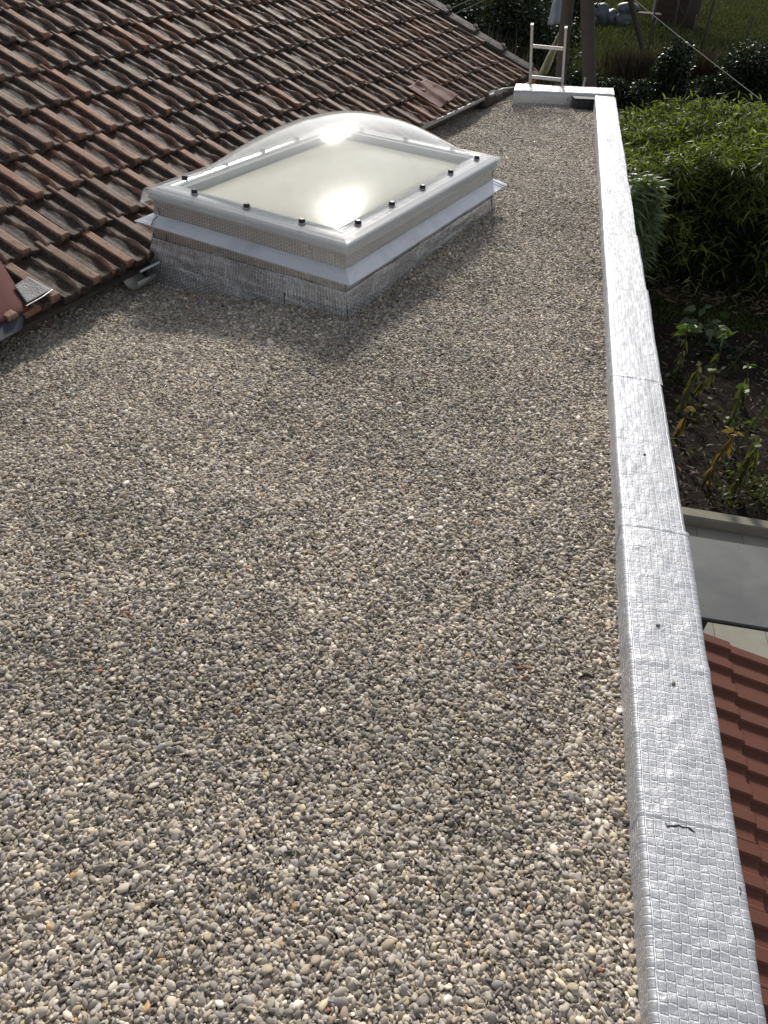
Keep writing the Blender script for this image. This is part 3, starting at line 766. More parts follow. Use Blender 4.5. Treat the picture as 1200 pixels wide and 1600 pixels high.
# boards, fascia, gable and rear slope
mb = MB()
def quad(mb, pts): mb.add(pts, [(0, 1, 2, 3)])
S1 = course_n*TC+.06
mb2 = MB(); V = [rf(-2.2, -.0, -.045), rf(6.93, -.0, -.045), rf(6.93, S1, -.045), rf(-2.2, S1, -.045), rf(-2.2, 0, -.07), rf(6.93, 0, -.07), rf(6.93, S1, -.07), rf(-2.2, S1, -.07)]
mb2.add(V, [(0, 1, 2, 3), (7, 6, 5, 4), (0, 4, 5, 1), (1, 5, 6, 2), (3, 2, 6, 7), (0, 3, 7, 4)]); mb2.build('roof_boards', M_bark, troof)
bkv = -pl  # rear slope mirrored past the ridge
top = rf(0, S1, 0); back = pl*math.cos(TH)-np.array([0, 0, 1])*math.sin(TH)
mb2 = MB(); a_, b_ = rf(-2.2, S1, -.03), rf(6.93, S1, -.03); mb2.add([a_, b_, b_+back*4.5, a_+back*4.5, a_-nv*.03, b_-nv*.03, b_+back*4.5-nv*.03, a_+back*4.5-nv*.03], [(0, 1, 2, 3), (4, 7, 6, 5), (1, 5, 6, 2)]); mb2.build('rear_slope', M_tile, troof)
mb2 = MB(); mb2.beam(rf(-2.2, S1, .0), rf(6.95, S1, .0), .22, .07, bev=.03); mb2.build('ridge', M_verge, troof)
mb2 = MB(); mb2.beam(rf(-2.2, .10, -.16), rf(6.9, .10, -.16), .025, .18); mb2.build('fascia', M_bark, troof)
for aa_ in (6.85,):
    base_l, base_r, tp = rf(aa_, .12, -.08), rf(aa_, S1, -.08)+back*4.3, rf(aa_, S1, -.08)
    dn = lambda p: np.array([p[0], p[1], G])
    W_ = MB(); V = [base_l, tp, base_r, dn(base_r), dn(tp), dn(base_l)]; V += [np.array(p)-u*.2 for p in V]
    W_.add(V, [(0, 1, 4, 5), (1, 2, 3, 4), (6, 11, 10, 7), (7, 10, 9, 8), (0, 6, 7, 1), (1, 7, 8, 2), (0, 5, 11, 6)]); W_.build('gable_wall', M_render, troof)
# verge tiles at the far end
nver = 12
for i in range(nver):
    s0 = .02+i*.385; s1 = s0+.42; rj = rng.normal(0, 1, 4)
    prof = [(-.10, .010), (-.085, .030), (-.04, .040), (.0, .044), (.045, .050), (.062, .046), (.066, .02), (.066, -.10)]
    V = []; Cc = []
    for q, (s_, lf) in enumerate([(s0, .016), (s0+.02, .020), (s0+.2, .008), (s1, -.006)]):
        for (a_, h_) in prof:
            V.append(rf(6.97+a_+rj[0]*.004, s_+rj[1]*.008, h_+lf+.003*nz(a_*30, s_*20, i))); Cc.append((.4+.5*(h_ > .045), (i*.37) % 1.0, 0))
    for (a_, h_) in prof: V.append(rf(6.97+a_, s0, h_-.012)); Cc.append((.2, .3, 0))
    npf = len(prof); F = list(map(tuple, grid_faces(4, npf)[:, ::-1])); F += [(4*npf+j, j, j+1, 4*npf+j+1) for j in range(npf-1)]
    vt = mesh_obj('verge_tile', np.array(V), F, M_verge, troof, col=np.array(Cc))
    # clay lug where the next tile is lapped
    mb = MB(); c = Vector(rf(7.015, s0+.05, .072)); mb.box(c, (.05, .035, .03), rz=R_(-16), bev=.01); mb.build('verge_lug', M_mortar, vt)
mb = MB()
for k in range(6):
    c = rf(6.98+rng.normal(0, .03), -.03+rng.normal(0, .02), .00+.02*rng.random()); 
    mb.tube([c-np.array([0, 0, .03]), c-np.array([0, 0, .01]), c+np.array([0, 0, .02]), c+np.array([0, 0, .035])], [.03, .045, .035, .01], 9)
mb.build('mortar_lump', M_mortar, troof)
mb = MB(); p0 = rf(7.05, .02, -.03); mb.tube([p0+sv*.0-np.array([0, 0, .05]), p0+np.array([.02, .01, -.02]), p0+np.array([.03, .015, .035]), p0+np.array([.01, .0, .065])], [.05, .058, .05, .02], 12); mb.build('orange_end_tile', M_orange, troof)

# felt sheets lying on the eave
def draped(name, cor, mat, th=.004, n=18, hf=None, parent=None):
    """cor: four (a, s) corners on the roof plane, bilinear grid, hf(a, s) height."""
    V = []; 
    for lay in (0, 1):
        for i in range(n):
            for j in range(n):
                p, q = i/(n-1), j/(n-1)
                a = (1-p)*(1-q)*cor[0][0]+p*(1-q)*cor[1][0]+p*q*cor[2][0]+(1-p)*q*cor[3][0]
                s = (1-p)*(1-q)*cor[0][1]+p*(1-q)*cor[1][1]+p*q*cor[2][1]+(1-p)*q*cor[3][1]
                V.append(rf(a, s, hf(a, s, p, q)-lay*th))
    F = [tuple(f) for f in grid_faces(n, n)[:, ::-1]]+[tuple(f+n*n) for f in grid_faces(n, n)]
    m = n*n
    for i in range(n-1):
        F += [(i*n, (i+1)*n, (i+1)*n+m, i*n+m), (i*n+n-1, i*n+n-1+m, (i+1)*n+n-1+m, (i+1)*n+n-1), (i, i+m, i+1+m, i+1), ((n-1)*n+i, (n-1)*n+i+1, (n-1)*n+i+1+m, (n-1)*n+i+m)]
    return mesh_obj(name, np.array(V), F, mat, parent, smooth=True) if parent else mesh_obj(name, np.array(V), F, mat, smooth=True)
fe = empty('roofing_felt', tuple(rf(-.7, .1, .03)), 'dark red mineral felt flap with grey flashing at the near end of the tile eave', 'roofing felt')
draped('felt_sheet', [(-1.7, .0), (-.19, .02), (-.05, .365), (-1.7, .37)], M_felt, hf=lambda a, s, p, q: .036+.010*nz(a*3, s*3)+.004*nz(a*11, s*9)-.3*max(0, .05-s), parent=fe)
draped('flashing_patch', [(-.19, .035), (-.03, .045), (-.055, .17), (-.15, .15)], M_bitumen, hf=lambda a, s, p, q: .044+.004*nz(a*12, s*12), parent=fe)
mb = MB(); mb.tube([rf(-.20, .028, .038), rf(-.10, .032, .042), rf(-.025, .045, .042)], .003, 8); mb.build('flashing_edge', M_alu, fe)
draped('underlay', [(-1.7, -.10), (-.30, -.05), (-.17, .05), (-1.7, .02)], M_navy, hf=lambda a, s, p, q: .018-.16*max(0, .03-s)+.006*nz(a*5, s*6), parent=fe)
mb = MB(); mb.beam(rf(-.235, .012, .008), rf(-.135, .018, .010), .035, .022, bev=.003); mb.build('broken_clay_edge', simple('broken_clay', (.20, .10, .065), .85, var=.4, scale=40, bump=.6), fe)
def far_h(a, s, p, q):
    x = (a-4.55)/.45
    return .030+.026*math.exp(-((x-.42)/.10)**2)+.012*math.exp(-((x-1.0)/.12)**2)+.006*nz(a*9, s*9)+.02*max(0, .16-s)*nz(a*14, 2)
o = draped('roof_patch', [(4.560, .075), (5.060, .115), (4.93, .43), (4.53, .43)], M_feltfar, hf=far_h, n=30)
tag(o, 'reddish brown ribbed patch sheet lying on the far lower tiles above the pipe', 'roof sheet')

# pipe under the eave and gutter end by the skylight
pp = empty('gutter_pipe', (-.75, 7.7, -.02), 'thin pale pipe running under the far end of the tile eave to the ladder', 'pipe')
mb = MB(); mb.tube([(-.985, 6.86, .015), (-.80, 7.56, .005), (-.62, 8.22, .00), (-.50, 8.47, .02)], .017, 12); mb.build('pipe_run', M_gutter, pp, smooth=True)
mb = MB(); mb.tube([(-.50, 8.45, .02), (-.43, 8.52, .05), (-.33, 8.60, .055)], .021, 12); mb.tube([(-.34, 8.59, .055), (-.24, 8.66, .08), (-.17, 8.72, .095)], .017, 12); mb.build('pipe_bend', M_gutter, pp, smooth=True)
mb = MB(); mb.tube([(-.80, 7.56, .005), (-.792, 7.59, .005)], .021, 12); mb.build('pipe_joint', M_gutter, pp, smooth=True)
mb = MB()
c0_, c1_ = Vector((-.56, 8.38, -.03)), Vector((-.49, 8.66, -.02))
mb = MB(); mb.tube([c0_-Vector((.03, .10, 0)), c0_, c1_], [.055, .062, .062], 16); o = mb.build('round_beam', M_wood_grey, smooth=True); tag(o, 'round weathered log end under the far corner of the tile eave', 'beam')
gb = empty('gutter_end', (-1.98, 3.52, -.1), 'short broken zinc gutter end with rod between tile eave and skylight', 'gutter')
mb = MB(); V = []; 
for i in range(9):
    a = math.pi*(i/8); 
    for y in (0.0, .14): V.append(Vector((-2.03, 3.44, -.045))+Vector((UX, UY, 0))*y+Vector((UY, -UX, 0))*(.055-.055*math.cos(a))+Vector((0, 0, -.055*math.sin(a))))
mb.add(V, [(2*i, 2*i+1, 2*i+3, 2*i+2) for i in range(8)]); ob = mb.build('gutter_shell', M_gutter, gb, smooth=True)
sm_ = ob.modifiers.new('thick', 'SOLIDIFY'); sm_.thickness = .003
mb = MB(); mb.tube([(-1.955, 3.50, -.03), (-1.885, 3.60, -.005)], .008, 8); mb.build('rod', M_alu, gb)

# ------------------------------------------------------------------ roof outlet box
dr = empty('roof_outlet', (.385, 8.40, -.05), 'dark grey plastic outlet box with round holes in the far gravel corner', 'roof drain')
cb = Vector((.378, 8.40, .015)); rz = R_(15)
mb = MB(); mb.box(cb, (.20, .10, .115), rz=rz, bev=.008); mb.build('box', M_darkmetal, dr)
mb = MB(); mb.box(cb+Vector((0, 0, .062)), (.216, .116, .010), rz=rz, bev=.003); mb.build('lid', M_darkmetal, dr)
fx = Vector((math.cos(rz), math.sin(rz), 0)); fn = Vector((math.sin(rz), -math.cos(rz), 0))
for k in range(-1, 2):
    for zz in (.028, -.012):
        c = cb+fx*k*.055+fn*.0505+Vector((0, 0, zz)); MB().tube([c-fn*.004, c+fn*.001], .011, 12).build('hole', M_ink, dr)

# ------------------------------------------------------------------ ladder over the end parapet
la = empty('ladder', (0, 9.35, G), 'aluminium ladder top with two rungs leaning over the far parapet', 'ladder')
def lad(x, z): return Vector((x - .13*(z-.1), 8.80-.20*(z-.1)+.10*x*0, z))
for x0 in (-.178, .150):
    mb = MB(); mb.beam(lad(x0, G+.02), lad(x0, .60), .028, .055, upv=(0, 1, 0), bev=.004); rl = mb.build('rail', M_alu, la)
    mb = MB(); mb.beam(lad(x0, .60), lad(x0, .607), .03, .057, upv=(0, 1, 0)); mb.build('rail_cap', M_pvc, rl)
for z in (.42, .145, -.13, -.405, -.68, -.955, -1.23, -1.505, -1.78, -2.055, -2.33):
    mb = MB(); mb.beam(lad(-.170, z), lad(.142, z), .03, .03, bev=.006); mb.build('rung', M_alu, la)

# ------------------------------------------------------------------ lean-to roof with new red-brown tiles
lt = empty('lean_to_roof', (1.4, .8, G), 'lower lean-to roof of smooth red-brown ribbed tiles below the parapet', 'roof')
TH2 = R_(17); W2 = .238; C2 = .30
LO = np.array([1.225, 2.435, -.905]); ld = np.array([math.cos(TH2), 0, -math.sin(TH2)]); ln = np.array([math.sin(TH2), 0, math.cos(TH2)]); ly = np.array([-.035, -1, 0]); ly /= np.linalg.norm(ly)
pr = [(0, 0), (.015, .017), (.035, .023), (.215, .024), (.24, .020), (.262, .005), (.30, .0), (.46, .0), (.48, .004), (.50, .016), (.52, .020), (.69, .021), (.715, .016), (.735, .004), (.76, 0), (.93, 0), (.95, .004), (.985, .004), (.987, -.02)]
allV = []; allF = []; base = 0
vl = [0, .25, .5, .75, .9, .95, .975, .99, 1.0]; drop = [0, 0, 0, 0, 0, 0, -.002, -.007, -.022]
for c in range(-2, 7):
    for k in range(0, 15):
        V = []; j = rng.normal(0, .0015, 3)
        for v, dq in zip(vl, drop):
            for (x, h) in pr: V.append(LO+ld*((c-1)*C2+C2*1.12*v-.03+j[0])+ly*(k*W2+x*W2*.99)+ln*(h+.022*v+dq*(1 if h >= 0 else 0)-.02+j[1]*.6))
        V = np.array(V); allV.append(V); allF.append(grid_faces(len(vl), len(pr))+base); base += len(V)
        # thick nose under the lower edge
        e = V[-len(pr):]; e2 = e-ln*.016-ld*.002; allV.append(e2); i0 = base-len(pr); n0 = base
        allF.append(np.array([(i0+q, n0+q, n0+q+1, i0+q+1) for q in range(len(pr)-1)])); base += len(e2)
o = mesh_obj('roof_tiles', np.concatenate(allV), allF, M_newtile, lt, smooth=False)
mb = MB()
q0 = LO+ld*(-3.2*C2)-ly*.0-ln*.05; q1 = LO+ld*(5.9*C2)-ln*.05; V = [q0, q1, q1+ly*3.55, q0+ly*3.55]; V += [p-ln*.03 for p in V]
mb.add(V, [(0, 3, 2, 1), (4, 5, 6, 7), (0, 1, 5, 4), (1, 2, 6, 5)]); mb.build('roof_boards', M_bark, lt)
mb = MB(); pz = q1+ly*.15; mb.beam((pz[0]-.15, pz[1], G), (pz[0]-.15, pz[1], pz[2]-.05), .10, .10, upv=(0, 1, 0)); mb.build('post', M_wood_grey, lt)
mb = MB(); pz = q1+ly*3.3; mb.beam((pz[0]-.15, pz[1], G), (pz[0]-.15, pz[1], pz[2]-.05), .10, .10, upv=(0, 1, 0)); mb.build('post', M_wood_grey, lt)

# ------------------------------------------------------------------ table on the patio
tb = empty('patio_table', (2.35, 4.05, G+.012), 'grey stone-topped garden table with dark metal legs on the patio', 'table')
ang = R_(1.5); tz = G+.75; tc = Vector((2.45, 4.06, tz))
mb = MB(); mb.box(tc-Vector((0, 0, .010)), (2.05, .82, .020), rz=ang, bev=.004); mb.build('table_top', M_table, tb)
mb = MB(); mb.box(tc-Vector((0, 0, .033)), (2.04, .81, .025), rz=ang, bev=.004); mb.build('top_edge', M_darkmetal, tb)
rt = Matrix.Rotation(ang, 3, 'Z')
for sx_ in (-1, 1):
    for sy_ in (-1, 1):
        p = tc+rt@Vector((sx_*.80, sy_*.30, 0)); mb = MB(); mb.beam((p.x, p.y, G+.013), (p.x, p.y, tz-.045), .055, .055, upv=(0, 1, 0), bev=.006); mb.build('leg', M_darkmetal, tb)
    a_ = tc+rt@Vector((sx_*.80, -.27, -.075)); b_ = tc+rt@Vector((sx_*.80, .27, -.075)); MB().beam(a_, b_, .04, .05).build('cross_rail', M_darkmetal, tb)

# ------------------------------------------------------------------ garden plants
def stalk_path(x, y, h, lx, ly_, n=6):
    return [Vector((x+lx*t**1.4, y+ly_*t**1.4, G+.03+h*t)) + Vector((.015*nz(x*9, t*4), .015*nz(y*9, t*4), 0)) for t in np.linspace(0, 1, n)]
def stalk_plant(x, y, h, lean, top, label, ntop=7, nw=16, tl=.16, hang=True, name='garden_plant', cat='plant', grp='wilting stalk plants in the soil bed', lw=.05):
    e = empty(name, (x, y, G+.03), label, cat, grp)
    pth = stalk_path(x, y, h, *lean)
    MB().tube(pth, list(np.linspace(.013, .007, len(pth))), 7).build('stem', M_wilt, e, smooth=True)
    tipp = np.array(pth[-1])
    if ntop:
        P = np.repeat(tipp[None], ntop, 0)+rng.normal(0, .012, (ntop, 3)); az = rng.random(ntop)*6.28; el = rng.uniform(.1, 1.1, ntop)
        D = np.stack([np.cos(az)*np.cos(el), np.sin(az)*np.cos(el), np.sin(el)], 1)
        leaf_obj('leaf_tuft', P, D, rng.uniform(.6, 1.1, ntop)*tl, rng.uniform(.8, 1.2, ntop)*lw*1.3, {'g': M_green, 'y': M_wiltyel, 'w': M_wilt}[top], e, droop=.5)
    if hang:
        t = rng.uniform(.30, 1.0, nw); pp_ = np.array([[np.interp(q, np.linspace(0, 1, len(pth)), [p[k] for p in pth]) for k in range(3)] for q in t])
        az = rng.random(nw)*6.28; D = np.stack([np.cos(az)*.45, np.sin(az)*.45, -np.ones(nw)], 1)
        mt = M_wiltyel if top == 'y' else M_wilt
        leaf_obj('wilted_leaves', pp_, D, rng.uniform(.08, .19, nw), rng.uniform(.03, .065, nw), mt, e, droop=.1)
stalk_plant(2.05, 8.05, .62, (-.05, .12), 'g', 'stalk with a bright green leaf rosette, first behind the parapet', 9, 14, .24, lw=.07)
stalk_plant(2.42, 8.10, .58, (.04, .20), 'g', 'stalk with green leaves beside the bright rosette, before the grass', 8, 8, .20, lw=.06)
stalk_plant(2.0, 7.30, .55, (.10, .25), 'w', 'leaning wilted stalk with pale green hanging leaves below the rosette', 2, 26, .08)
stalk_plant(1.93, 6.85, .34, (.05, .05), 'y', 'short stalk topped by a yellowed limp leaf near the parapet', 5, 6, .14)
stalk_plant(2.50, 7.15, .50, (.0, .10), 'g', 'stalk with a small green top in the middle of the soil bed', 5, 16, .13)
stalk_plant(2.10, 6.05, .62, (.12, .10), 'y', 'drooping stalk with yellow leaves bending over in the near bed', 5, 24, .13)
stalk_plant(2.38, 6.00, .56, (.04, .06), 'w', 'stalk hung with a bundle of green limp leaves in the near bed', 3, 30, .10)
stalk_plant(2.45, 6.60, .74, (.28, .38), 'w', 'long bare stalk leaning to the frame edge with few leaves', 4, 7, .14)
stalk_plant(2.85, 6.85, .56, (.02, .02), 'y', 'stalk with a hanging yellow leaf cluster at the photo edge', 7, 14, .20)
stalk_plant(2.62, 8.35, .50, (.20, .06), 'w', 'thin bare twig standing in the soil near the grass', 0, 2, .06)
def leafy(x, y, r, n, label, mat, L=(.10, .2), W=.06, name='leafy_plant', h=.25, parts='foliage'):
    e = empty(name, (x, y, G+.02), label, 'plant')
    P = np.stack([x+rng.normal(0, r*.4, n), y+rng.normal(0, r*.4, n), G+.03+h*rng.random(n)], 1); az = rng.random(n)*6.28; el = rng.uniform(-.1, 1.0, n)
    D = np.stack([np.cos(az)*np.cos(el), np.sin(az)*np.cos(el), np.sin(el)], 1)
    leaf_obj(parts, P, D, rng.uniform(*L, n), rng.uniform(.7, 1.3, n)*W, mat, e, droop=.45)
    MB().tube([(x, y, G+.0), (x+.01, y, G+h*.8)], [.012, .006], 6).build('stem', M_wilt, e)
stalk_plant(2.20, 7.75, .40, (.10, -.05), 'w', 'small wilted stalk leaning between the rosette and the yellowed leaf', 3, 16, .12)
stalk_plant(2.75, 7.75, .45, (-.08, .10), 'g', 'short stalk with green leaves near the twig, behind the middle of the bed', 6, 14, .14)
stalk_plant(2.62, 6.35, .42, (-.10, .05), 'w', 'crumpled olive stalk next to the feathery weed', 4, 24, .12)
leafy(2.62, 7.25, .30, 45, 'low bright green weed right of the small-topped stalk', M_green, (.05, .13), .045, name='ground_weed', h=.14)
leafy(2.05, 7.95, .30, 50, 'dull green low leaves around the foot of the bright rosette', M_shrub, (.06, .14), .05, name='ground_weed', h=.14)
leafy(2.30, 5.95, .25, 60, 'olive low weed between the drooping yellow stalk and the feathery weed', M_moss, (.04, .10), .025, name='ground_weed', h=.12)
leafy(2.62, 8.95, .40, 55, 'dark green low leaves at the back edge of the bed', M_shrub, (.07, .16), .06, name='ground_weed', h=.18)
leafy(2.35, 7.35, .40, 60, 'low olive ground weed in the middle of the soil bed', M_wilt, (.05, .12), .035, name='ground_weed', h=.12)
leafy(2.25, 6.50, .35, 55, 'low green weed between the two near limp stalks', M_green, (.04, .10), .035, name='ground_weed', h=.10)
leafy(2.36, 9.35, .45, 26, 'low grey-green broad-leaved plant in the dark grass strip', M_bamboo2, (.14, .26), .11, h=.3)
leafy(2.30, 8.65, .5, 70, 'spreading small-leaved green plant at the grass edge of the bed', M_shrub, (.06, .13), .06, h=.22)
leafy(2.70, 5.95, .35, 900, 'feathery yellow-green weed beside the kerb', M_moss, (.02, .05), .02, name='feathery_weed', h=.28)
leafy(2.12, 5.80, .20, 160, 'reddish dry weed lying on the soil by the kerb', M_litter, (.04, .09), .012, name='dry_weed', h=.05)
# litter on the soil
n = 3200; P = np.stack([rng.uniform(1.2, 5.5, n), rng.uniform(5.68, 9.6, n), np.full(n, G+.115)+rng.random(n)*.02], 1); az = rng.random(n)*6.28
D = np.stack([np.cos(az), np.sin(az), rng.normal(0, .2, n)], 1)
o = leaf_obj('leaf_litter', P, D, rng.uniform(.02, .12, n), rng.uniform(.006, .03, n), M_litter, droop=.05, colr=rng.random(n)**1.8); tag(o, 'dry leaves, straw and stem bits scattered over the soil bed', 'litter', kind='stuff')
n = 1300; P = np.stack([rng.uniform(1.2, 6.0, n), rng.uniform(10.2, 11.6, n), np.full(n, G+.05)+rng.random(n)*.06], 1); az = rng.random(n)*6.28
D = np.stack([np.cos(az), np.sin(az), rng.normal(.2, .3, n)], 1)
o = leaf_obj('leaf_litter', P, D, rng.uniform(.08, .2, n), rng.uniform(.012, .03, n), M_litter, droop=.05, colr=rng.random(n)); tag(o, 'fallen dry bamboo leaves at the foot of the hedge', 'litter', kind='stuff')
# grass
def grass(name, x0, x1, y0, y1, n, h, label, wd=.008, dens=None):
    X = rng.uniform(x0, x1, n); Y = y0+(y1-y0)*rng.random(n)
    P = np.stack([X, Y, np.full(n, G)], 1); D = np.stack([rng.normal(0, .35, n), rng.normal(0, .35, n), np.ones(n)], 1)
    o = leaf_obj(name, P, D, h*rng.uniform(.5, 1.3, n), np.full(n, wd), M_grassm, droop=.25, colr=rng.random(n)); tag(o, label, 'grass', kind='stuff'); return o
grass('grass', 1.0, 5.0, 9.5, 11.0, 9000, .09, 'short dark grass strip between the soil bed and the bamboo hedge')
grass('grass', -6, 14, 22.5, 62, 90000, .20, 'rough green and brown grass of the field behind the hedge', .035)

# ------------------------------------------------------------------ bamboo hedge
def bamboo(name, n, boxf, label, mat, cane_spots, L=(.10, .20), W=.022, droop=.45, cat='bamboo', outward=None, canes=True):
    P, D, c = boxf(n)
    base_ = (float(P[:, 0].mean()), float(P[:, 1].mean()), G)
    e = empty(name, base_, label, cat)
    leaf_obj('leaves', P, D, rng.uniform(*L, len(P)), rng.uniform(.7, 1.3, len(P))*W, mat, e, droop=droop, colr=c)
    if canes:
        mb = MB()
        for (x, y, zt, dx, dy) in cane_spots:
            mb.tube([(x, y, G), (x+dx*.3, y+dy*.3, G+(zt-G)*.5), (x+dx, y+dy, zt)], [.010, .008, .004], 5)
        o = mb.build('canes', M_cane, e); tag(o, kind='stuff')
    return e
def topz(x, y):
    return -1.25+.22*min(1, max(0, (x-1.1)/.8))+.09*max(0, x-1.8)+.20*min(1, max(0, (y-10.8)/2.0))+.05*math.sin(x*3.1+y)+.16*nz(x*2.6, y*2.6, 4)
def hedge_box(n):
    X = rng.uniform(1.02, 6.5, n); Y = 10.75+2.6*rng.random(n)**1.2
    T = np.array([topz(x, y) for x, y in zip(X, Y)]); q = rng.random(n)
    # 0 top skin, 1 filling with the inner shade put into its leaf colour, 2 face towards the bed
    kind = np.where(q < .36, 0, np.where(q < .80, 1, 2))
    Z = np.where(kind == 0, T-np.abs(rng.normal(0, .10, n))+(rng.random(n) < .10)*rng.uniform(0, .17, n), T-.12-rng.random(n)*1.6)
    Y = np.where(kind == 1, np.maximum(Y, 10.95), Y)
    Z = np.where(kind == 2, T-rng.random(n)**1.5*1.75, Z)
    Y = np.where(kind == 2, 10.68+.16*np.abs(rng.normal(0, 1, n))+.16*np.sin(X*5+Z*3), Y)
    clump = np.array([nz(x*3.2, z*3.2, 8) for x, z in zip(X, Z)])
    ok = (kind == 1) | (kind == 0) | ((clump > -.10) & (rng.random(n) < np.clip(1.1-(T-Z)*.55, .12, 1)))
    X, Y, Z, T, kind = X[ok], Y[ok], Z[ok], T[ok], kind[ok]
    m = len(X); az = rng.random(m)*6.28; el = np.where(kind == 0, rng.normal(.55, .45, m), rng.normal(.0, .4, m))
    D = np.stack([np.cos(az)*np.cos(el), np.sin(az)*np.cos(el)-.3*(kind == 2), np.sin(el)], 1)
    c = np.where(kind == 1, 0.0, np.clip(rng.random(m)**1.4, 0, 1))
    return np.stack([X, Y, Z], 1), D, c
spots = []
for k in range(420):
    x, y = rng.uniform(1.1, 6.3), rng.uniform(10.9, 13.0); spots.append((x, y, topz(x, y)-.02, rng.normal(0, .12), rng.normal(-.05, .12)))
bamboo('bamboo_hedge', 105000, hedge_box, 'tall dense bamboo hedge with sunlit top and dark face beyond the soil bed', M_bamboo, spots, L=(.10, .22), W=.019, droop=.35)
def bush_box(n):
    # arching fan of pale leaves, hugging the wall
    zc = rng.uniform(-2.35, -1.0, n); x = 1.15+.42*rng.random(n)*(1.0-((zc+1.7)/.9)**2*.35)+.10*nz(1, 2)
    y = 9.75+.35*rng.random(n); az = rng.normal(-.25, .8, n); el = rng.normal(.3, .5, n)
    D = np.stack([np.cos(az)*np.cos(el), np.sin(az)*np.cos(el)-.3, np.sin(el)], 1)
    return np.stack([x, y, zc], 1), D, rng.random(n)
bs = [(1.2+.35*rng.random(), 9.8+.3*rng.random(), -1.1-.5*rng.random(), .05, 0) for _ in range(30)]
bamboo('bamboo_clump', 1500, bush_box, 'pale narrow-leaved bamboo clump close to the parapet before the hedge', M_bamboo2, bs, L=(.16, .34), W=.03, droop=.3)

# ------------------------------------------------------------------ shrubs, trees and posts of the background
def shrub(name, centre, rad, n, mat, label, L=(.05, .11), W=.05, clumps=26, stems=True, cat='shrub', group=None, cs=.42, bare=0):
    e = empty(name, (centre[0], centre[1], G), label, cat, group)
    P, q = blob_points(n, centre, rad, clumps=clumps, cs=cs); P[:, 2] = np.maximum(P[:, 2], G+.02)
    D = rng.normal(size=(n, 3)); D[:, 2] += .35
    leaf_obj('foliage', P, D, rng.uniform(*L, n), rng.uniform(.7, 1.3, n)*W, mat, e, droop=.2)
    mb = MB()
    for k in range(7 if stems else 2):
        a = rng.random()*6.28; r = rng.uniform(.2, .7)
        mb.tube([(centre[0]+.1*math.cos(a), centre[1]+.1*math.sin(a), G), (centre[0]+rad[0]*r*.5*math.cos(a), centre[1]+rad[1]*r*.5*math.sin(a), (G+centre[2])/2), (centre[0]+rad[0]*r*math.cos(a), centre[1]+rad[1]*r*math.sin(a), centre[2]+rad[2]*.4)], [.035, .025, .008], 6)
    mb.build('stems', M_bark, e)
    return e
def dry_shrub(name, x, y, w, d, h, n, label, mat=None):
    e = empty(name, (x, y, G), label, 'shrub')
    P = np.stack([x+rng.normal(0, w*.35, n), y+rng.normal(0, d*.35, n), G+h*.55*rng.random(n)**1.3], 1)
    D = np.stack([rng.normal(0, .30, n), rng.normal(0, .30, n), np.ones(n)], 1)
    leaf_obj('twigs', P, D, h*rng.uniform(.25, .6, n), np.full(n, .02), mat or M_dry, e, droop=.08)
    MB().tube([(x, y, G), (x+.05, y, G+h*.7)], [.03, .01], 6).build('stem', M_bark, e)
GR = 'dark shrubs of the hedge row behind the path'
shrub('shrub', (5.45, 23.2, -1.85), (1.35, .9, 1.0), 16000, M_shrub, 'large round dark shrub at the photo edge behind the bamboo', group=GR)
shrub('shrub', (3.1, 23.0, -1.85), (.62, .6, .85), 7000, M_shrub, 'upright dark shrub in the middle of the hedge row', group=GR)
shrub('shrub', (4.15, 23.1, -2.3), (.75, .6, .45), 6000, M_shrub, 'low dark shrub between the upright and the large round one', group=GR)
shrub('shrub', (2.1, 22.9, -2.4), (.75, .6, .38), 6000, M_shrub, 'low dark shrub next to the wooden poles', group=GR)
shrub('shrub', (.9, 23.0, -2.35), (.85, .6, .42), 5000, M_shrub, 'low dark shrub behind the thick wooden pole', group=GR)
shrub('shrub', (7.6, 23.5, -1.7), (1.2, .9, 1.1), 5000, M_shrub, 'dark shrub beyond the large round shrub, outside edge of row', group=GR)
dry_shrub('dry_shrub', 2.4, 24.6, 1.2, .5, 1.2, 2600, 'brown leafless thicket behind the low hedge next to the poles')
dry_shrub('dry_shrub', 4.1, 24.8, 1.4, .5, 1.3, 2600, 'brown leafless thicket between the two tall dark shrubs')
dry_shrub('dry_shrub', -.75, 13.6, .75, .5, 2.3, 3400, 'tall pale dry reeds beyond the verge next to the ladder')
dry_shrub('dry_shrub', -1.6, 17.0, 1.6, .9, 2.2, 3000, 'dry brown reeds in front of the dark evergreens')
GT = 'dark evergreens beyond the tiled roof'
shrub('evergreen', (-2.6, 19.5, -1.4), (1.5, 1.2, 1.7), 15000, M_conifer, 'dark evergreen rising behind the roof verge', (.07, .16), .04, 30, cat='evergreen', group=GT)
shrub('evergreen', (-.9, 20.5, -1.2), (1.4, 1.1, 1.8), 15000, M_conifer, 'dark evergreen behind the dry reeds', (.07, .16), .04, 30, cat='evergreen', group=GT)
shrub('evergreen', (-4.6, 25.5, -.6), (2.0, 1.4, 2.4), 15000, M_conifer, 'broad dark evergreen at the top of the photo beyond the verge', (.08, .2), .06, 30, cat='evergreen', group=GT)
shrub('evergreen', (-.3, 27.5, -.9), (1.9, 1.3, 2.2), 14000, M_conifer, 'broad dark evergreen left of the wooden poles at the top', (.08, .2), .06, 30, cat='evergreen', group=GT)
e0 = shrub('shrub', (-1.25, 15.2, -1.75), (.55, .5, 1.0), 4500, M_moss, 'yellow-green shrub just beyond the far roof corner', (.05, .10), .03, 18)

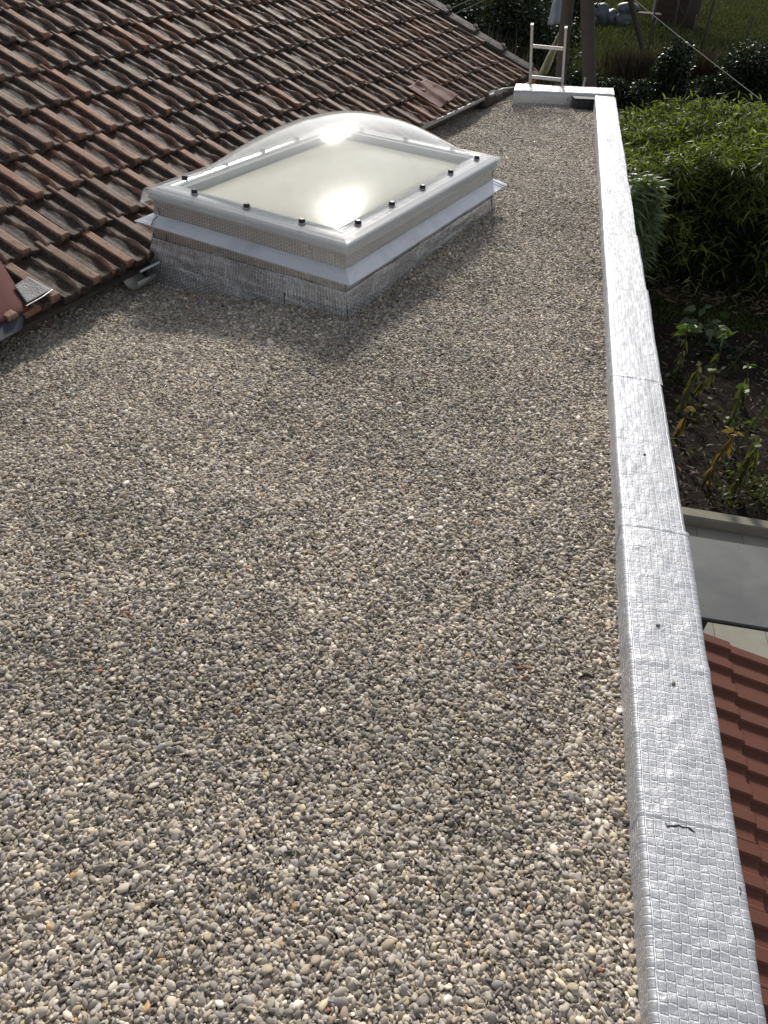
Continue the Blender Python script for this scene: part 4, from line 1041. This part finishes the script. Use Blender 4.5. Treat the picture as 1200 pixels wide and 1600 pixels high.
def post(name, a, b, r0, r1, mat, label, cat='post', n=7, wob=.02):
    a, b = Vector(a), Vector(b); pts = []; rs = []
    for i in range(n):
        t = i/(n-1); p = a.lerp(b, t); p += Vector((wob*nz(t*3, r0*90, 1), wob*nz(t*3, r0*90, 5), 0)); pts.append(p); rs.append(r0+(r1-r0)*t)
    o = MB().tube(pts, rs, 12).build(name, mat, smooth=True); tag(o, label, cat); return o
post('wooden_pole', (.80+.35, 11.0, G), (.10, 11.0, 1.4), .098, .078, M_wood_grey, 'thick weathered wooden pole standing behind the ladder')
post('wooden_pole', (.36, 11.5, G), (.0, 11.3, 1.5), .048, .085, M_wood_grey, 'darker wooden pole between the ladder and the thick pole')
post('leaning_post', (3.05, 28.0, G), (1.15, 28.0, .7), .075, .085, M_bark, 'dark leaning trunk before the pale wrapped bundles')
MB_ = MB(); MB_.tube([(.16, 10.2, -.62), (.22, 10.2, -.42), (.36, 10.2, -.33), (.42, 10.2, -.22), (.425, 10.2, -.05)], .012, 8); o = MB_.build('bent_pipe', M_gutter, smooth=True); tag(o, 'thin bent pipe between ladder and thick wooden pole', 'pipe')
# cloth and tarpaulin hanging by the poles
def cloth(name, quad_, mat, label, th=.012, n=14, amp=.05):
    V = []
    q = [np.array(p, float) for p in quad_]; nrm = np.cross(q[1]-q[0], q[3]-q[0]); nrm /= np.linalg.norm(nrm)
    for lay in (0, 1):
        for i in range(n):
            for j in range(n):
                a, b = i/(n-1), j/(n-1); p = (1-a)*(1-b)*q[0]+a*(1-b)*q[1]+a*b*q[2]+(1-a)*b*q[3]
                V.append(p+nrm*(amp*math.sin(a*9+b*2+q[0][0]*5)+amp*nz(a*5, b*5, 3)-lay*th))
    F = [tuple(f) for f in grid_faces(n, n)]+[tuple(f[::-1]+n*n) for f in grid_faces(n, n)]; m = n*n
    for i in range(n-1): F += [(i*n, i*n+m, (i+1)*n+m, (i+1)*n), (i*n+n-1, (i+1)*n+n-1, (i+1)*n+n-1+m, i*n+n-1+m), (i, i+1, i+1+m, i+m), ((n-1)*n+i, (n-1)*n+i+m, (n-1)*n+i+1+m, (n-1)*n+i+1)]
    o = mesh_obj(name, np.array(V), F, mat, smooth=True); tag(o, label, 'cloth'); return o
M_tarp = simple('pale_striped_cloth', (.42, .42, .28), .8, var=.5, scale=9)
M_tarp2 = simple('bluish_cloth', (.32, .36, .42), .8, var=.5, scale=6)
M_white = simple('white_paint', (.62, .62, .60), .6, var=.1)
cloth('striped_cloth', [(-.20, 14, -.78), (-.02, 14, -.68), (.13, 14, -.05), (.03, 14, -.10)], M_tarp, 'pale yellow and green cloth slung diagonally behind the ladder')
cloth('draped_cloth', [(-.16, 14.3, -.06), (.10, 14.3, -.02), (.12, 14.3, .62), (-.12, 14.3, .60)], M_tarp2, 'bluish white cloth hanging beside the dark pole at the top')
post('white_post', (.36, 13.0, G), (.05, 13.0, .75), .035, .035, M_white, 'narrow white slanted post between the two wooden poles')
# pale bundles
M_bag = simple('grey_plastic_bag', (.10, .115, .135), .5, var=.45, scale=4, bump=.8, bs=14)
def bag(c, r, label):
    import bmesh
    bm = bmesh.new(); bmesh.ops.create_icosphere(bm, subdivisions=4, radius=1.0); off = Vector(c)
    for v in bm.verts:
        p = v.co.copy(); k = 1+.25*noise.noise(p*1.3+off)+.10*abs(noise.noise(p*4+off)); v.co = Vector((p.x*r[0]*k, p.y*r[1]*k, max(p.z*r[2]*k, -r[2]*.85)))
    me = bpy.data.meshes.new('wrapped_bundle'); bm.to_mesh(me); bm.free(); me.materials.append(M_bag); me.polygons.foreach_set('use_smooth', np.ones(len(me.polygons), bool))
    o = bpy.data.objects.new('wrapped_bundle', me); C.objects.link(o); o.location = c; tag(o, label, 'bundle', 'grey wrapped bundles piled on the far field')
bag((1.60, 38, G+.34), (.42, .4, .40), 'tall grey bundle at the end of the pile next to the thick pole')
bag((1.28, 37.4, G+.16), (.28, .3, .20), 'small grey bundle low at the foot of the tall one')
bag((2.15, 38.2, G+.24), (.34, .4, .30), 'squat grey bundle in the middle of the pile')
bag((2.62, 38, G+.22), (.34, .35, .26), 'grey bundle carrying the widest bundle of the pile')
bag((2.75, 38.1, G+.62), (.46, .35, .22), 'wide pale bundle lying on top of the pile')
# shed
sh = empty('shed', (4.8, 40.5, G), 'small brown board shed at the far side of the field', 'shed')
M_shed = simple('brown_boards', (.055, .038, .028), .85, var=.35, scale=6)
mb = MB(); mb.box((4.75, 41.2, G+.95), (1.35, 1.6, 1.9)); mb.build('walls', M_shed, sh)
mb = MB()
for k in range(7): mb.box((4.75, 40.39, G+.16+k*.27), (1.36, .02, .235))
mb.build('boards', M_shed, sh)
mb = MB(); mb.beam((4.15, 40.36, G+1.6), (5.3, 40.36, G+.35), .03, .10, upv=(0, 0, 1)); mb.build('brace', M_bark, sh)
mb = MB(); mb.box((4.75, 41.2, G+1.95), (1.7, 1.9, .09)); mb.build('roof', M_bark, sh)
mb = MB()
mb.box((3.55, 39.0, G+.42), (1.3, .6, .05)); mb.box((3.0, 39.0, G+.2), (.06, .5, .40)); mb.box((4.1, 39.0, G+.2), (.06, .5, .40)); o = mb.build('low_bench', M_wood_grey); tag(o, 'low wooden bench between the pale bundles and the shed', 'bench')

def tree(x, y, h, r0, crown, label, cr=(2.4, 2.4, 2.0), nl=9000, lean=(0, 0), mat=None, L=(.12, .28), W=.12, group='trees around the field'):
    e = empty('tree', (x, y, G), label, 'tree', group); mb = MB()
    tp = Vector((x+lean[0], y+lean[1], crown))
    base_ = Vector((x, y, G)); pts = [base_.lerp(tp, t)+Vector((.08*nz(x, t*3), .08*nz(y, t*3, 4), 0)) for t in (0, .15, .4, .7, 1)]
    mb.tube(pts, [r0*1.25, r0, r0*.85, r0*.65, r0*.35], 12).build('trunk', M_bark, e, smooth=True)
    for k in range(6):
        a = k*1.05+rng.random(); t = rng.uniform(.55, .95); s = base_.lerp(tp, t); en = tp+Vector((cr[0]*.75*math.cos(a), cr[1]*.75*math.sin(a), rng.uniform(-.2, .8)*cr[2]*.6))
        MB().tube([s, s.lerp(en, .5)+Vector((0, 0, .15)), en], [r0*.38, r0*.22, r0*.07], 7).build('limb', M_bark, e, smooth=True)
    P, q = blob_points(nl, tuple(tp), cr, clumps=34, cs=.36, shell=.35); D = rng.normal(size=(nl, 3)); D[:, 2] -= .3
    leaf_obj('crown', P, D, rng.uniform(*L, nl), rng.uniform(.7, 1.2, nl)*W, mat or M_shrub, e, droop=.3)
tree(5.35, 38.5, 6, .24, 4.6, 'thick dark trunk at the top beside the shed', (3.0, 3, 2.2), 7000)
tree(6.05, 45, 6, .14, 4.8, 'slimmer trunk on the field further than the shed', (2.4, 2.4, 2.0), 5000)
tree(3.2, 46, 6, .16, 4.6, 'dark trunk behind the wrapped bundles', (2.6, 2.6, 2.0), 5000)

def fpost(x, y, h, label, r=.035, lean=0): post('fence_post', (x, y, G), (x+lean, y, G+h), r, r*.8, M_wood_grey, label, 'post', 4, .0)['group'] = 'thin posts standing on the field'
fpost(3.15, 30, 2.1, 'thin pale post in front of the shed, nearest the bundles', .03, -.2)
fpost(3.80, 30, 2.1, 'thin pale post in front of the middle of the shed', .03, -.15)
fpost(4.45, 30, 1.4, 'thin post before the thick dark trunk', .03, -.1)
fpost(6.1, 30, 1.5, 'short dark post on the open grass near the photo edge', .04, -.05)
fpost(5.25, 33, 2.2, 'dark post standing alone beyond the short one', .05, -.05)
def cable(a, b, sag, r, label, n=14):
    a, b = Vector(a), Vector(b); pts = [a.lerp(b, i/(n-1))-Vector((0, 0, sag*4*(i/(n-1))*(1-i/(n-1)))) for i in range(n)]
    o = MB().tube(pts, r, 6).build('cable', M_cable); tag(o, label, 'cable', 'thin cables over the garden')
cable((2.85, 12.0, -.40), (1.30, 22.0, -.12), .02, .0045, 'thin cable running diagonally down to the bamboo hedge')
cable((-1.55, 12.0, .26), (-.9, 12.0, .55), .0, .008, 'upper thin cable crossing just beyond the roof verge')
cable((-1.42, 12.0, .23), (-.8, 12.0, .53), .0, .006, 'lower thin cable crossing just beyond the roof verge')
